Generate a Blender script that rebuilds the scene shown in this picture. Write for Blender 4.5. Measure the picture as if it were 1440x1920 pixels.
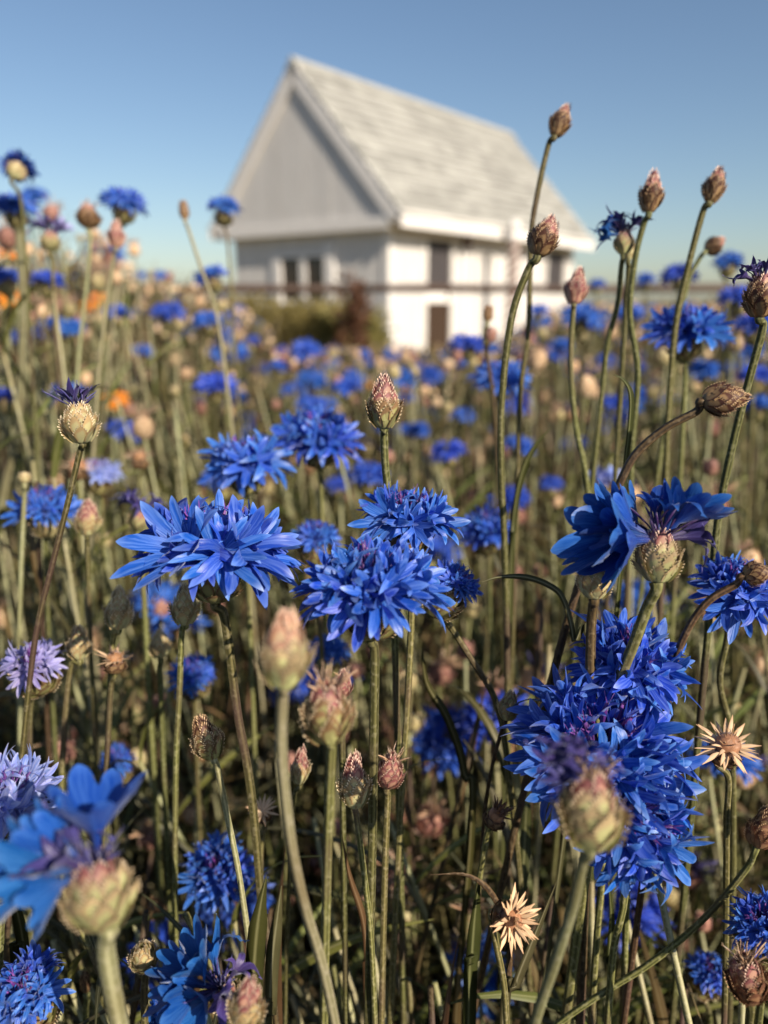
import bpy, math, random
import numpy as np
from mathutils import Vector, Matrix

# ------------------------------------------------------------------ scene, camera, sky, sun
sc = bpy.context.scene
for o in list(bpy.data.objects):
    bpy.data.objects.remove(o)
COL = sc.collection
R = math.radians
rng = random.Random(7)
nrg = np.random.default_rng(11)

F_PX, PITCH, CAM_H = 1443.6, R(15.33), 0.95          # focal length in pixels of the 1440 px wide photograph
FOCUS = 0.222
camd = bpy.data.cameras.new('camera')
cam = bpy.data.objects.new('camera', camd)
COL.objects.link(cam)
cam.location = (0, 0, CAM_H)
cam.rotation_euler = (R(90) - PITCH, 0, 0)
camd.sensor_fit = 'HORIZONTAL'
camd.sensor_width = 36.0
camd.lens = F_PX / 1440 * 36
camd.clip_start, camd.clip_end = 0.02, 2000
camd.dof.use_dof = True
camd.dof.focus_distance = FOCUS
camd.dof.aperture_fstop = 36.1 / 3.5
sc.camera = cam

SUN_AZ, SUN_EL = R(141), R(31)                       # clockwise from the view direction; height
world = bpy.data.worlds.new('World')
sc.world = world
world.use_nodes = True
wn = world.node_tree
bg = wn.nodes['Background']
sky = wn.nodes.new('ShaderNodeTexSky')
sky.sky_type = 'NISHITA'
sky.sun_disc = False
sky.sun_elevation = SUN_EL
sky.sun_rotation = SUN_AZ
sky.altitude = 0
sky.air_density = 1.0
sky.dust_density = 0.7
sky.ozone_density = 2.6
wn.links.new(sky.outputs[0], bg.inputs[0])
bg.inputs[1].default_value = 0.070
sd = bpy.data.lights.new('sun', 'SUN')
sd.energy = 5.0
sd.angle = R(0.5)
sd.color = (1.0, 0.87, 0.70)
sun = bpy.data.objects.new('sun', sd)
COL.objects.link(sun)
sdir = Vector((math.sin(SUN_AZ) * math.cos(SUN_EL), math.cos(SUN_AZ) * math.cos(SUN_EL), math.sin(SUN_EL)))
sun.rotation_euler = sdir.to_track_quat('Z', 'Y').to_euler()
sun.location = sdir * 20
vs = sc.view_settings
vs.view_transform = 'Standard'
vs.look = 'None'
vs.exposure = 0.66
vs.gamma = 1.0
sc.render.engine = 'CYCLES'
sc.cycles.use_denoising = True
sc.cycles.max_bounces = 7
sc.cycles.diffuse_bounces = 4
sc.cycles.glossy_bounces = 2
sc.cycles.transmission_bounces = 4
sc.cycles.transparent_max_bounces = 4
sc.cycles.sample_clamp_indirect = 4.0

# ------------------------------------------------------------------ helpers
FW = Vector((0, math.cos(PITCH), -math.sin(PITCH)))
UP = Vector((0, math.sin(PITCH), math.cos(PITCH)))
RT = Vector((1, 0, 0))
CAM = Vector((0, 0, CAM_H))


def ray(px, py):
    return FW + RT * ((px - 720) / F_PX) + UP * ((960 - py) / F_PX)


def at(px, py, d):
    """the point seen at a pixel, d metres into the view"""
    return CAM + ray(px, py) * d


def at_y(px, py, y):
    """the point seen at a pixel that stands y metres away along the ground"""
    r = ray(px, py)
    return CAM + r * (y / r.y)


def cdir(a):
    """direction given as (right, up, toward the camera)"""
    v = RT * a[0] + UP * a[1] - FW * a[2]
    return v.normalized()


def tag(o, label=None, cat=None, group=None, kind=None):
    if label:
        o['label'] = label
    if cat:
        o['category'] = cat
    if group:
        o['group'] = group
    if kind:
        o['kind'] = kind
    return o


def empty(name, loc=(0, 0, 0), rz=0):
    o = bpy.data.objects.new(name, None)
    o.empty_display_size = 0.05
    o.location = loc
    o.rotation_euler = (0, 0, rz)
    COL.objects.link(o)
    return o


def link(name, me, parent=None, M=None):
    o = bpy.data.objects.new(name, me)
    if M is not None:
        o.matrix_basis = M
    if parent is not None:
        o.parent = parent
    COL.objects.link(o)
    return o


def mesh(name, V, Fc, mats, data=None, smooth=True, mi=None):
    me = bpy.data.meshes.new(name)
    me.from_pydata([tuple(v) for v in V], [], [tuple(f) for f in Fc])
    for m in (mats if isinstance(mats, (list, tuple)) else [mats]):
        me.materials.append(m)
    if mi is not None:
        me.polygons.foreach_set('material_index', np.asarray(mi, dtype=np.int32))
    me.polygons.foreach_set('use_smooth', np.full(len(me.polygons), smooth, dtype=bool))
    if data is not None:
        a = me.attributes.new('pd', 'FLOAT_COLOR', 'POINT')
        a.data.foreach_set('color', np.asarray(data, dtype=np.float32).ravel())
    me.update()
    return me


def big_mesh(name, V, Q, mats, data=None, mi=None):
    """quads only, from numpy arrays"""
    me = bpy.data.meshes.new(name)
    V = np.asarray(V, dtype=np.float32)
    Q = np.asarray(Q, dtype=np.int32)
    me.vertices.add(len(V))
    me.vertices.foreach_set('co', V.ravel())
    me.loops.add(Q.size)
    me.loops.foreach_set('vertex_index', Q.ravel())
    me.polygons.add(len(Q))
    me.polygons.foreach_set('loop_start', np.arange(0, Q.size, 4, dtype=np.int32))
    me.polygons.foreach_set('use_smooth', np.ones(len(Q), dtype=bool))
    for m in (mats if isinstance(mats, (list, tuple)) else [mats]):
        me.materials.append(m)
    if mi is not None:
        me.polygons.foreach_set('material_index', np.asarray(mi, dtype=np.int32))
    if data is not None:
        a = me.attributes.new('pd', 'FLOAT_COLOR', 'POINT')
        a.data.foreach_set('color', np.asarray(data, dtype=np.float32).ravel())
    me.update(calc_edges=True)
    me.validate()
    return me


def frame(z, x_hint=Vector((1, 0, 0))):
    z = Vector(z).normalized()
    x = x_hint - z * x_hint.dot(z)
    if x.length < 1e-4:
        x = Vector((0, 1, 0)) - z * z.y
    x.normalize()
    y = z.cross(x)
    return Matrix(((x.x, y.x, z.x), (x.y, y.y, z.y), (x.z, y.z, z.z))).to_4x4()


def box(V, Fc, x0, x1, y0, y1, z0, z1):
    n = len(V)
    V += [(x0, y0, z0), (x1, y0, z0), (x1, y1, z0), (x0, y1, z0), (x0, y0, z1), (x1, y0, z1), (x1, y1, z1), (x0, y1, z1)]
    Fc += [(n, n + 3, n + 2, n + 1), (n + 4, n + 5, n + 6, n + 7), (n, n + 1, n + 5, n + 4), (n + 1, n + 2, n + 6, n + 5),
           (n + 2, n + 3, n + 7, n + 6), (n + 3, n, n + 4, n + 7)]


def box_obj(name, mat, parent, *b):
    V, Fc = [], []
    for k in range(0, len(b), 6):
        box(V, Fc, *b[k:k + 6])
    return link(name, mesh(name, V, Fc, mat, smooth=False), parent)


# ------------------------------------------------------------------ materials
class NT:
    def __init__(s, name):
        s.m = bpy.data.materials.new(name)
        s.m.use_nodes = True
        s.t = s.m.node_tree
        s.b = s.t.nodes['Principled BSDF']
        s.out = s.t.nodes['Material Output']

    def n(s, typ, **kw):
        q = s.t.nodes.new(typ)
        for k, v in kw.items():
            setattr(q, k, v)
        return q

    def l(s, a, b):
        s.t.links.new(a, b)

    def mix(s, fac, a, b, mode='MIX'):
        q = s.n('ShaderNodeMix', data_type='RGBA', blend_type=mode)
        for sock, v in ((q.inputs[0], fac), (q.inputs[6], a), (q.inputs[7], b)):
            if hasattr(v, 'is_output'):
                s.l(v, sock)
            elif isinstance(v, (int, float)):
                sock.default_value = v
            else:
                sock.default_value = (*v, 1)
        return q.outputs[2]

    def math(s, op, a, b=0.0, c=None):
        q = s.n('ShaderNodeMath', operation=op)
        for i, v in enumerate((a, b, c)):
            if v is None:
                continue
            if hasattr(v, 'is_output'):
                s.l(v, q.inputs[i])
            else:
                q.inputs[i].default_value = v
        return q.outputs[0]

    def ramp(s, fac, stops):
        q = s.n('ShaderNodeValToRGB')
        e = q.color_ramp.elements
        while len(e) < len(stops):
            e.new(0.5)
        for i, (p, c) in enumerate(stops):
            e[i].position = p
            e[i].color = (*c, 1) if len(c) == 3 else c
        s.l(fac, q.inputs[0])
        return q.outputs[0]

    def noise(s, scale, vec=None, detail=3.0, rough=0.55):
        q = s.n('ShaderNodeTexNoise')
        q.inputs['Scale'].default_value = scale
        q.inputs['Detail'].default_value = detail
        q.inputs['Roughness'].default_value = rough
        if vec is not None:
            s.l(vec, q.inputs['Vector'])
        return q.outputs[0]

    def pd(s):
        q = s.n('ShaderNodeAttribute', attribute_name='pd')
        x = s.n('ShaderNodeSeparateColor')
        s.l(q.outputs['Color'], x.inputs[0])
        return x.outputs[0], x.outputs[1], x.outputs[2]

    def objvec(s):
        return s.n('ShaderNodeTexCoord').outputs['Object']

    def orand(s):
        return s.n('ShaderNodeObjectInfo').outputs['Random']

    def bump(s, h, strength, dist):
        q = s.n('ShaderNodeBump')
        q.inputs['Strength'].default_value = strength
        q.inputs['Distance'].default_value = dist
        s.l(h, q.inputs['Height'])
        s.l(q.outputs[0], s.b.inputs['Normal'])

    def finish(s, col, rough=0.6, spec=0.3, trans=0.0, tcol=None):
        if hasattr(col, 'is_output'):
            s.l(col, s.b.inputs['Base Color'])
        else:
            s.b.inputs['Base Color'].default_value = (*col, 1)
        s.b.inputs['Roughness'].default_value = rough
        s.b.inputs['Specular IOR Level'].default_value = spec
        if trans > 0:
            t = s.n('ShaderNodeBsdfTranslucent')
            tc = tcol if tcol is not None else col
            if hasattr(tc, 'is_output'):
                s.l(tc, t.inputs[0])
            else:
                t.inputs[0].default_value = (*tc, 1)
            mx = s.n('ShaderNodeMixShader')
            mx.inputs[0].default_value = trans
            s.l(s.b.outputs[0], mx.inputs[1])
            s.l(t.outputs[0], mx.inputs[2])
            s.l(mx.outputs[0], s.out.inputs[0])
        return s.m

    def vec(s, x, y, z):
        q = s.n('ShaderNodeCombineXYZ')
        for i, v in enumerate((x, y, z)):
            if hasattr(v, 'is_output'):
                s.l(v, q.inputs[i])
            else:
                q.inputs[i].default_value = v
        return q.outputs[0]


def petal_mat(name, deep, mid, pale, tube, trans=0.3):
    """pd = (along the floret, across the lobe, lobe random)"""
    N = NT(name)
    v, u, k = N.pd()
    st = N.noise(1.0, N.vec(N.math('MULTIPLY', u, 9.0), N.math('MULTIPLY', v, 1.6), N.math('MULTIPLY', k, 31.0)), 2.0)
    c = N.ramp(v, [(0.0, tube), (0.22, deep), (0.6, mid), (0.86, mid), (1.0, pale)])
    c = N.mix(N.ramp(st, [(0.42, (0, 0, 0)), (0.72, (0.8, 0.8, 0.8))]), c, pale)
    hsv = N.n('ShaderNodeHueSaturation')
    r = N.orand()
    N.l(N.math('MULTIPLY_ADD', r, 0.024, 0.488), hsv.inputs['Hue'])
    N.l(N.math('MULTIPLY_ADD', k, 0.45, 0.76), hsv.inputs['Value'])
    N.l(c, hsv.inputs['Color'])
    N.bump(st, 0.35, 0.0006)
    N.b.inputs['Sheen Weight'].default_value = 0.25
    N.b.inputs['Sheen Roughness'].default_value = 0.4
    N.b.inputs['Sheen Tint'].default_value = (0.75, 0.82, 1.0, 1)
    return N.finish(hsv.outputs[0], 0.42, 0.45, trans)


M = {}
M['petal'] = petal_mat('petal_blue', (0.004, 0.030, 0.28), (0.010, 0.080, 0.48), (0.14, 0.27, 0.76), (0.05, 0.045, 0.30))
M['petal_far'] = petal_mat('petal_blue_field', (0.005, 0.036, 0.30), (0.012, 0.085, 0.50), (0.10, 0.21, 0.68), (0.05, 0.045, 0.26))
M['petal_pale'] = petal_mat('petal_pale_blue', (0.06, 0.13, 0.55), (0.20, 0.28, 0.70), (0.55, 0.58, 0.84), (0.10, 0.08, 0.4))
M['petal_teal'] = petal_mat('petal_ageing_blue', (0.003, 0.022, 0.17), (0.005, 0.065, 0.33), (0.04, 0.15, 0.48), (0.07, 0.03, 0.12))
M['petal_lav'] = petal_mat('petal_lavender', (0.10, 0.05, 0.32), (0.27, 0.25, 0.60), (0.55, 0.52, 0.74), (0.16, 0.08, 0.28))
M['petal_dusk'] = petal_mat('petal_withered_violet', (0.03, 0.012, 0.06), (0.045, 0.03, 0.16), (0.10, 0.09, 0.30), (0.10, 0.05, 0.08), 0.2)
M['disc'] = petal_mat('floret_violet', (0.05, 0.01, 0.12), (0.07, 0.012, 0.16), (0.22, 0.08, 0.34), (0.05, 0.02, 0.16), 0.15)
M['disc_dark'] = petal_mat('floret_dark_violet', (0.03, 0.008, 0.05), (0.035, 0.01, 0.09), (0.10, 0.07, 0.20), (0.16, 0.07, 0.09), 0.15)
M['tan_tuft'] = petal_mat('tuft_tan', (0.38, 0.20, 0.12), (0.52, 0.30, 0.19), (0.62, 0.45, 0.30), (0.42, 0.14, 0.12), 0.25)
M['chaff'] = petal_mat('chaff_brown', (0.22, 0.10, 0.05), (0.32, 0.15, 0.07), (0.48, 0.27, 0.14), (0.20, 0.08, 0.04), 0.1)
M['orange'] = petal_mat('petal_orange', (0.70, 0.20, 0.015), (0.80, 0.27, 0.02), (0.85, 0.36, 0.04), (0.45, 0.12, 0.01), 0.3)


def bract_mat(name, core, core2, margin, teeth):
    """pd = (0 middle .. 0.6 margin .. 1 tooth tip, along, random)"""
    N = NT(name)
    a, v, k = N.pd()
    core_c = N.mix(N.noise(900.0, N.objvec(), 2.0), core, core2)
    core_c = N.mix(N.math('MULTIPLY', v, 0.45), core_c, margin)
    m = N.ramp(a, [(0.30, (0, 0, 0)), (0.55, (1, 1, 1))])
    c = N.mix(m, core_c, margin)
    t = N.ramp(a, [(0.66, (0, 0, 0)), (0.9, (1, 1, 1))])
    c = N.mix(t, c, teeth)
    hsv = N.n('ShaderNodeHueSaturation')
    N.l(N.math('MULTIPLY_ADD', N.orand(), 0.5, 0.75), hsv.inputs['Value'])
    N.l(c, hsv.inputs['Color'])
    return N.finish(hsv.outputs[0], 0.55, 0.35, 0.12)


M['br_green'] = bract_mat('bract_green', (0.28, 0.29, 0.10), (0.38, 0.36, 0.17), (0.20, 0.12, 0.06), (0.62, 0.50, 0.33))
M['br_pale'] = bract_mat('bract_pale', (0.42, 0.42, 0.20), (0.50, 0.47, 0.27), (0.40, 0.28, 0.14), (0.72, 0.62, 0.45))
M['br_pink'] = bract_mat('bract_pink', (0.40, 0.20, 0.15), (0.45, 0.30, 0.20), (0.24, 0.085, 0.085), (0.68, 0.50, 0.40))
M['br_brown'] = bract_mat('bract_brown', (0.23, 0.14, 0.065), (0.30, 0.20, 0.10), (0.075, 0.03, 0.02), (0.50, 0.34, 0.20))
M['br_soft'] = bract_mat('bract_soft_green', (0.33, 0.37, 0.15), (0.42, 0.41, 0.21), (0.36, 0.27, 0.15), (0.55, 0.44, 0.30))
M['br_blush'] = bract_mat('bract_blush', (0.40, 0.31, 0.18), (0.46, 0.36, 0.22), (0.40, 0.22, 0.15), (0.6, 0.42, 0.32))
M['br_straw'] = bract_mat('bract_straw', (0.62, 0.45, 0.29), (0.72, 0.57, 0.39), (0.52, 0.33, 0.19), (0.70, 0.52, 0.34))
M['br_dry'] = bract_mat('bract_dry_brown', (0.25, 0.13, 0.07), (0.36, 0.21, 0.11), (0.14, 0.06, 0.035), (0.45, 0.30, 0.17))


def stem_mat(name, ridge, groove, tint, patch=(0.10, 0.06, 0.05)):
    """pd = (ridge 1 / groove 0, along, random)"""
    N = NT(name)
    a, v, k = N.pd()
    ov = N.objvec()
    c = N.mix(N.ramp(a, [(0.1, (0, 0, 0)), (0.9, (1, 1, 1))]), groove, ridge)
    fl = N.noise(700.0, ov, 2.0)
    c = N.mix(N.ramp(fl, [(0.5, (0, 0, 0)), (0.75, (0.55, 0.55, 0.55))]), c, tint)
    pn = N.noise(22.0, ov, 2.0)
    c = N.mix(N.ramp(pn, [(0.54, (0, 0, 0)), (0.68, (0.75, 0.75, 0.75))]), c, patch)
    hsv = N.n('ShaderNodeHueSaturation')
    N.l(N.math('MULTIPLY_ADD', N.orand(), 0.05, 0.475), hsv.inputs['Hue'])
    N.l(N.math('MULTIPLY_ADD', k, 0.6, 0.70), hsv.inputs['Value'])
    N.l(c, hsv.inputs['Color'])
    N.bump(fl, 0.5, 0.0004)
    return N.finish(hsv.outputs[0], 0.62, 0.3, 0.06)


M['stem'] = stem_mat('stem_green', (0.18, 0.17, 0.062), (0.055, 0.055, 0.016), (0.36, 0.33, 0.20))
M['stem_pale'] = stem_mat('stem_pale_green', (0.34, 0.33, 0.19), (0.17, 0.17, 0.08), (0.46, 0.43, 0.31), (0.16, 0.13, 0.06))
M['stem_dark'] = stem_mat('stem_purplish', (0.11, 0.07, 0.032), (0.035, 0.022, 0.012), (0.24, 0.18, 0.11))


def leaf_mat(name, a, b, rib):
    """pd = (across 0 rib .. 1 edge, along, random)"""
    N = NT(name)
    u, v, k = N.pd()
    ov = N.objvec()
    c = N.mix(N.noise(90.0, ov, 3.0), a, b)
    c = N.mix(N.ramp(u, [(0.0, (0.8, 0.8, 0.8)), (0.25, (0, 0, 0))]), c, rib)
    c = N.mix(N.ramp(N.math('ADD', v, N.math('MULTIPLY', N.noise(40.0, ov, 2.0), 0.5)), [(1.05, (0, 0, 0)), (1.3, (1, 1, 1))]), c, (0.24, 0.15, 0.06))
    hsv = N.n('ShaderNodeHueSaturation')
    N.l(N.math('MULTIPLY_ADD', N.orand(), 0.05, 0.475), hsv.inputs['Hue'])
    N.l(N.math('MULTIPLY_ADD', k, 0.7, 0.65), hsv.inputs['Value'])
    N.l(c, hsv.inputs['Color'])
    return N.finish(hsv.outputs[0], 0.5, 0.35, 0.28)


M['leaf'] = leaf_mat('leaf_green', (0.026, 0.030, 0.008), (0.066, 0.066, 0.018), (0.22, 0.21, 0.10))
M['leaf_grey'] = leaf_mat('leaf_grey_green', (0.05, 0.048, 0.02), (0.11, 0.105, 0.048), (0.26, 0.25, 0.15))
M['leaf_dry'] = leaf_mat('leaf_dry', (0.075, 0.042, 0.018), (0.16, 0.10, 0.045), (0.25, 0.18, 0.10))
M['leaf_sunlit'] = leaf_mat('leaf_sunlit_green', (0.075, 0.095, 0.018), (0.17, 0.185, 0.05), (0.30, 0.30, 0.14))  # brighter green copy, the look of sunlit leaves put into the colour
M['shrub'] = leaf_mat('shrub_leaf', (0.15, 0.15, 0.04), (0.33, 0.28, 0.10), (0.2, 0.2, 0.08))
M['shrub_red'] = leaf_mat('shrub_leaf_russet', (0.09, 0.045, 0.025), (0.17, 0.08, 0.04), (0.2, 0.12, 0.06))

N = NT('soil')
ov = N.objvec()
c = N.ramp(N.noise(9.0, ov, 6.0, 0.7), [(0.3, (0.012, 0.007, 0.004)), (0.55, (0.03, 0.018, 0.010)), (0.8, (0.06, 0.04, 0.02))])

sx = N.n('ShaderNodeSeparateXYZ')
N.l(ov, sx.inputs[0])
g = N.ramp(N.noise(3.0, ov, 5.0, 0.65), [(0.3, (0.10, 0.085, 0.03)), (0.7, (0.24, 0.18, 0.08))])
wob = N.math('ADD', sx.outputs[1], N.math('MULTIPLY', N.noise(0.8, ov, 3.0), 2.0))
fac = N.n('ShaderNodeMapRange')
fac.inputs[1].default_value = 6.0
fac.inputs[2].default_value = 8.0
N.l(wob, fac.inputs[0])
c = N.mix(fac.outputs[0], c, g)
N.bump(N.noise(40.0, ov, 5.0, 0.7), 0.8, 0.02)
M['soil'] = N.finish(c, 0.95, 0.1)


def paint_mat(name, col, dirt, streak=(1.0, 1.0, 6.0)):
    N = NT(name)
    ov = N.objvec()
    mp = N.n('ShaderNodeMapping')
    mp.inputs['Scale'].default_value = streak
    N.l(ov, mp.inputs[0])
    n1 = N.noise(2.5, mp.outputs[0], 5.0, 0.65)
    c = N.mix(N.ramp(n1, [(0.45, (0, 0, 0)), (0.8, (0.5, 0.5, 0.5))]), col, dirt)
    hsv = N.n('ShaderNodeHueSaturation')
    N.l(N.math('MULTIPLY_ADD', N.orand(), 0.09, 0.93), hsv.inputs['Value'])
    N.l(c, hsv.inputs['Color'])
    N.bump(N.noise(60.0, mp.outputs[0], 3.0), 0.15, 0.004)
    return N.finish(hsv.outputs[0], 0.6, 0.3)


M['white'] = paint_mat('white_paint', (0.60, 0.585, 0.57), (0.47, 0.44, 0.41), (4.0, 4.0, 0.7))
M['trim'] = paint_mat('white_trim', (0.72, 0.70, 0.68), (0.6, 0.56, 0.52), (2, 2, 2))
M['soffit'] = paint_mat('soffit_paint', (0.62, 0.54, 0.46), (0.5, 0.4, 0.32), (2, 2, 2))
M['shutter'] = paint_mat('grey_shutter', (0.05, 0.045, 0.048), (0.08, 0.07, 0.07), (3, 3, 1))
M['door'] = paint_mat('brown_door', (0.045, 0.026, 0.016), (0.07, 0.045, 0.028), (6, 6, 1))
M['rail'] = paint_mat('weathered_rail', (0.085, 0.055, 0.042), (0.14, 0.10, 0.075), (1, 9, 9))
M['iron'] = paint_mat('dark_iron', (0.05, 0.03, 0.025), (0.10, 0.05, 0.035), (5, 5, 5))
M['stripe'] = paint_mat('brown_stripe', (0.21, 0.12, 0.10), (0.28, 0.18, 0.15), (5, 5, 5))
N = NT('roof_shingle')
ov = N.objvec()
mp = N.n('ShaderNodeMapping')
mp.inputs['Scale'].default_value = (3.0, 9.0, 3.0)
N.l(ov, mp.inputs[0])
c = N.ramp(N.noise(2.0, mp.outputs[0], 4.0, 0.65), [(0.3, (0.22, 0.218, 0.20)), (0.7, (0.40, 0.40, 0.375))])
hsv = N.n('ShaderNodeHueSaturation')
N.l(N.math('MULTIPLY_ADD', N.orand(), 0.42, 0.78), hsv.inputs['Value'])
N.l(c, hsv.inputs['Color'])
M['shingle'] = N.finish(hsv.outputs[0], 0.85, 0.2)
N = NT('window_glass')
M['glass'] = N.finish(N.mix(N.noise(3.0, N.objvec()), (0.022, 0.014, 0.010), (0.05, 0.03, 0.02)), 0.08, 0.5)

# ------------------------------------------------------------------ setting: ground
V, Fc = [], []
xs = [-900, -120, -30, -10, -4, -2, -1, 0, 1, 2, 4, 10, 30, 120, 900]
ys = [-200, -30, -5, 0, 1, 2, 3, 4, 6, 9, 14, 30, 90, 300, 1500]
for yy in ys:
    for xx in xs:
        V.append((xx, yy, 0.0 if abs(xx) > 8 or yy > 8 else rng.uniform(-0.012, 0.006)))
for j in range(len(ys) - 1):
    for i in range(len(xs) - 1):
        n = j * len(xs) + i
        Fc.append((n, n + 1, n + 1 + len(xs), n + len(xs)))
tag(link('ground', mesh('ground', V, Fc, M['soil'])), kind='structure')

# ------------------------------------------------------------------ the white cottage
HOUSE_ROT = R(-37.5)
house = empty('white_cottage', (0.272, 12.74, 0), HOUSE_ROT)
tag(house, 'small white cottage with steep pale shingle roof behind the flower field', 'house')
RW, RL, ZE, ZR = 4.469, 7.41, 2.30, 4.768          # roof outline: width, length, eave height, ridge height
OX, OY = 0.20, 0.40                                # overhang at the gable, at the eaves
xm = -RW / 2
wx0, wx1 = -(RW - OY), -OY
wy0, wy1 = OX, RL - OX
slope = (ZR - ZE) / (RW / 2)
# long wall that faces the sun: vertical boards with thin battens, the openings left free
wall = box_obj('wall', M['white'], house, wx1 - 0.14, wx1 - 0.03, wy0 + 0.12, wy1, 0, ZE + 0.02)
openings = [(1.18, 2.16, 0.05, 2.04), (2.80, 3.68, 1.15, 1.86), (5.70, 6.95, 1.05, 2.05)]
bw = 0.225
y = wy0 + 0.10
k = 0
while y < wy1 - 0.05:
    y2 = min(y + bw, wy1)
    spans = [(0.02, ZE + 0.1)]
    for (a, b, c0, c1) in openings:
        if a < (y + y2) / 2 < b:
            spans = [(0.02, c0), (c1, ZE + 0.1)] if c0 > 0.1 else [(c1, ZE + 0.1)]
    for (z0, z1) in spans:
        box_obj('board', M['white'], wall, wx1 - 0.03, wx1 + rng.uniform(-0.002, 0.002), y + 0.004, y2 - 0.004, z0, z1)
    y = y2
# lower gable wall
gw = box_obj('wall', M['white'], house, wx0, wx1 - 0.003, wy0 + 0.03, wy0 + 0.115, 0, 2.12)
x = wx0
while x < wx1 - 0.02:
    x2 = min(x + bw, wx1 - 0.12)
    if x2 - x < 0.03:
        break
    z1 = 2.12
    spans = [(0.02, z1)]
    if -3.0 < (x + x2) / 2 < -1.56:
        spans = [(0.02, 0.95), (1.80, z1)]
    for (z0, zz) in spans:
        box_obj('board', M['white'], gw, x + 0.004, x2 - 0.004, wy0 + rng.uniform(-0.002, 0.002), wy0 + 0.03, z0, zz)
    x = x2
# upper gable: wide boards that stand a little proud of the lower wall
gy = 0.045
up_w = []
x = wx0 - 0.1
bw2 = 0.30
while x < wx1 + 0.08:
    x2 = min(x + bw2, wx1 + 0.1)

    def ztop(q):
        return ZR - 0.13 - slope * abs(q - xm)
    P = [x + 0.004, x2 - 0.004]
    if P[0] < xm < P[1]:
        P = [P[0], xm, P[1]]
    Vb, Fb = [], []
    n = len(P)
    yo = rng.uniform(-0.003, 0.003)
    for yy in (gy + yo, gy + 0.10):
        for q in P:
            Vb.append((q, yy, 2.2))
        for q in reversed(P):
            Vb.append((q, yy, max(2.22, ztop(q))))
    m2 = 2 * n
    Fb.append(tuple(range(m2)))
    Fb.append(tuple(range(2 * m2 - 1, m2 - 1, -1)))
    for i in range(m2):
        j = (i + 1) % m2
        Fb.append((i, i + m2, j + m2, j))
    link('gable_board', mesh('gable_board', Vb, Fb, M['white'], smooth=False), house)
    x = x2
box_obj('gable_band', M['trim'], house, wx0 - 0.14, wx1 + 0.14, gy - 0.05, wy0 + 0.05, 2.06, 2.24)
# back and far walls
box_obj('wall', M['white'], house, wx0 + 0.003, wx0 + 0.12, wy0 + 0.12, wy1, 0, ZE)
Vb, Fb = [], []
for yy in (wy1 - 0.1, wy1):
    Vb += [(wx0 + 0.125, yy, 0), (wx1 - 0.145, yy, 0), (wx1 - 0.145, yy, ZE), (xm, yy, ZR - 0.2), (wx0 + 0.125, yy, ZE)]
Fb = [(0, 1, 2, 3, 4), (9, 8, 7, 6, 5)] + [(i, i + 5, (i + 1) % 5 + 5, (i + 1) % 5) for i in range(5)]
link('wall', mesh('back_wall', Vb, Fb, M['white'], smooth=False), house)
# corner boards
box_obj('corner_board', M['trim'], house, wx1 - 0.115, wx1 + 0.022, wy0 - 0.022, wy0 + 0.10, 0, 2.055)
box_obj('corner_board', M['trim'], house, wx1 - 0.02, wx1 + 0.022, wy1 - 0.12, wy1 + 0.01, 0, ZE - 0.02)
# roof decks, shingles
roof = empty('roof')
roof.parent = house
sl = math.hypot(RW / 2, ZR - ZE)
ang = math.atan2(ZR - ZE, RW / 2)


def roof_mesh(name, sgn, t0, t1, mat, y0, y1, s0=0.0, s1=None):
    s1 = sl if s1 is None else s1
    Vb = []
    nx, nz = math.sin(ang) * sgn, math.cos(ang)
    for yy in (y0, y1):
        for (s, t) in ((s0, t0), (s1, t0), (s1, t1), (s0, t1)):
            Vb.append((xm + sgn * (s * math.cos(ang)) + nx * t, yy, ZR - s * math.sin(ang) + nz * t))
    Fb = [(0, 1, 2, 3), (7, 6, 5, 4)] + [(i, i + 4, (i + 1) % 4 + 4, (i + 1) % 4) for i in range(4)]
    return mesh(name, Vb, Fb, mat, smooth=False)


for sg in (1, -1):
    link('deck', roof_mesh('deck', sg, -0.10, -0.03, M['soffit'], 0.03, RL - 0.03), house)
    link('rake_board', roof_mesh('rake_board', sg, -0.24, -0.006, M['trim'], -0.02, 0.03), house)
    link('rake_board', roof_mesh('rake_board', sg, -0.24, -0.006, M['trim'], RL - 0.03, RL + 0.02), house)
box_obj('fascia', M['trim'], house, -0.02, 0.03, -0.03, RL + 0.02, ZE - 0.23, ZE + 0.015)
box_obj('fascia', M['trim'], house, -RW - 0.03, -RW + 0.02, -0.03, RL + 0.02, ZE - 0.23, ZE + 0.015)
box_obj('soffit', M['soffit'], house, -OY - 0.12, -0.021, 0.04, RL - 0.04, ZE - 0.16, ZE - 0.13)
rows, cols = 15, 20
expo = (sl + 0.05) / rows
shing = []
for v_ in range(4):
    Vb, Fb = [], []
    box(Vb, Fb, -0.5, 0.5, -0.5, 0.5, 0, 1)
    Vb = [(a, b + (rng.uniform(-.03, .03) if a > 0 else 0), c * (1.0 if a > 0 else 0.35)) for a, b, c in Vb]
    shing.append(mesh('shingle', Vb, Fb, M['shingle'], smooth=False))
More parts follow.
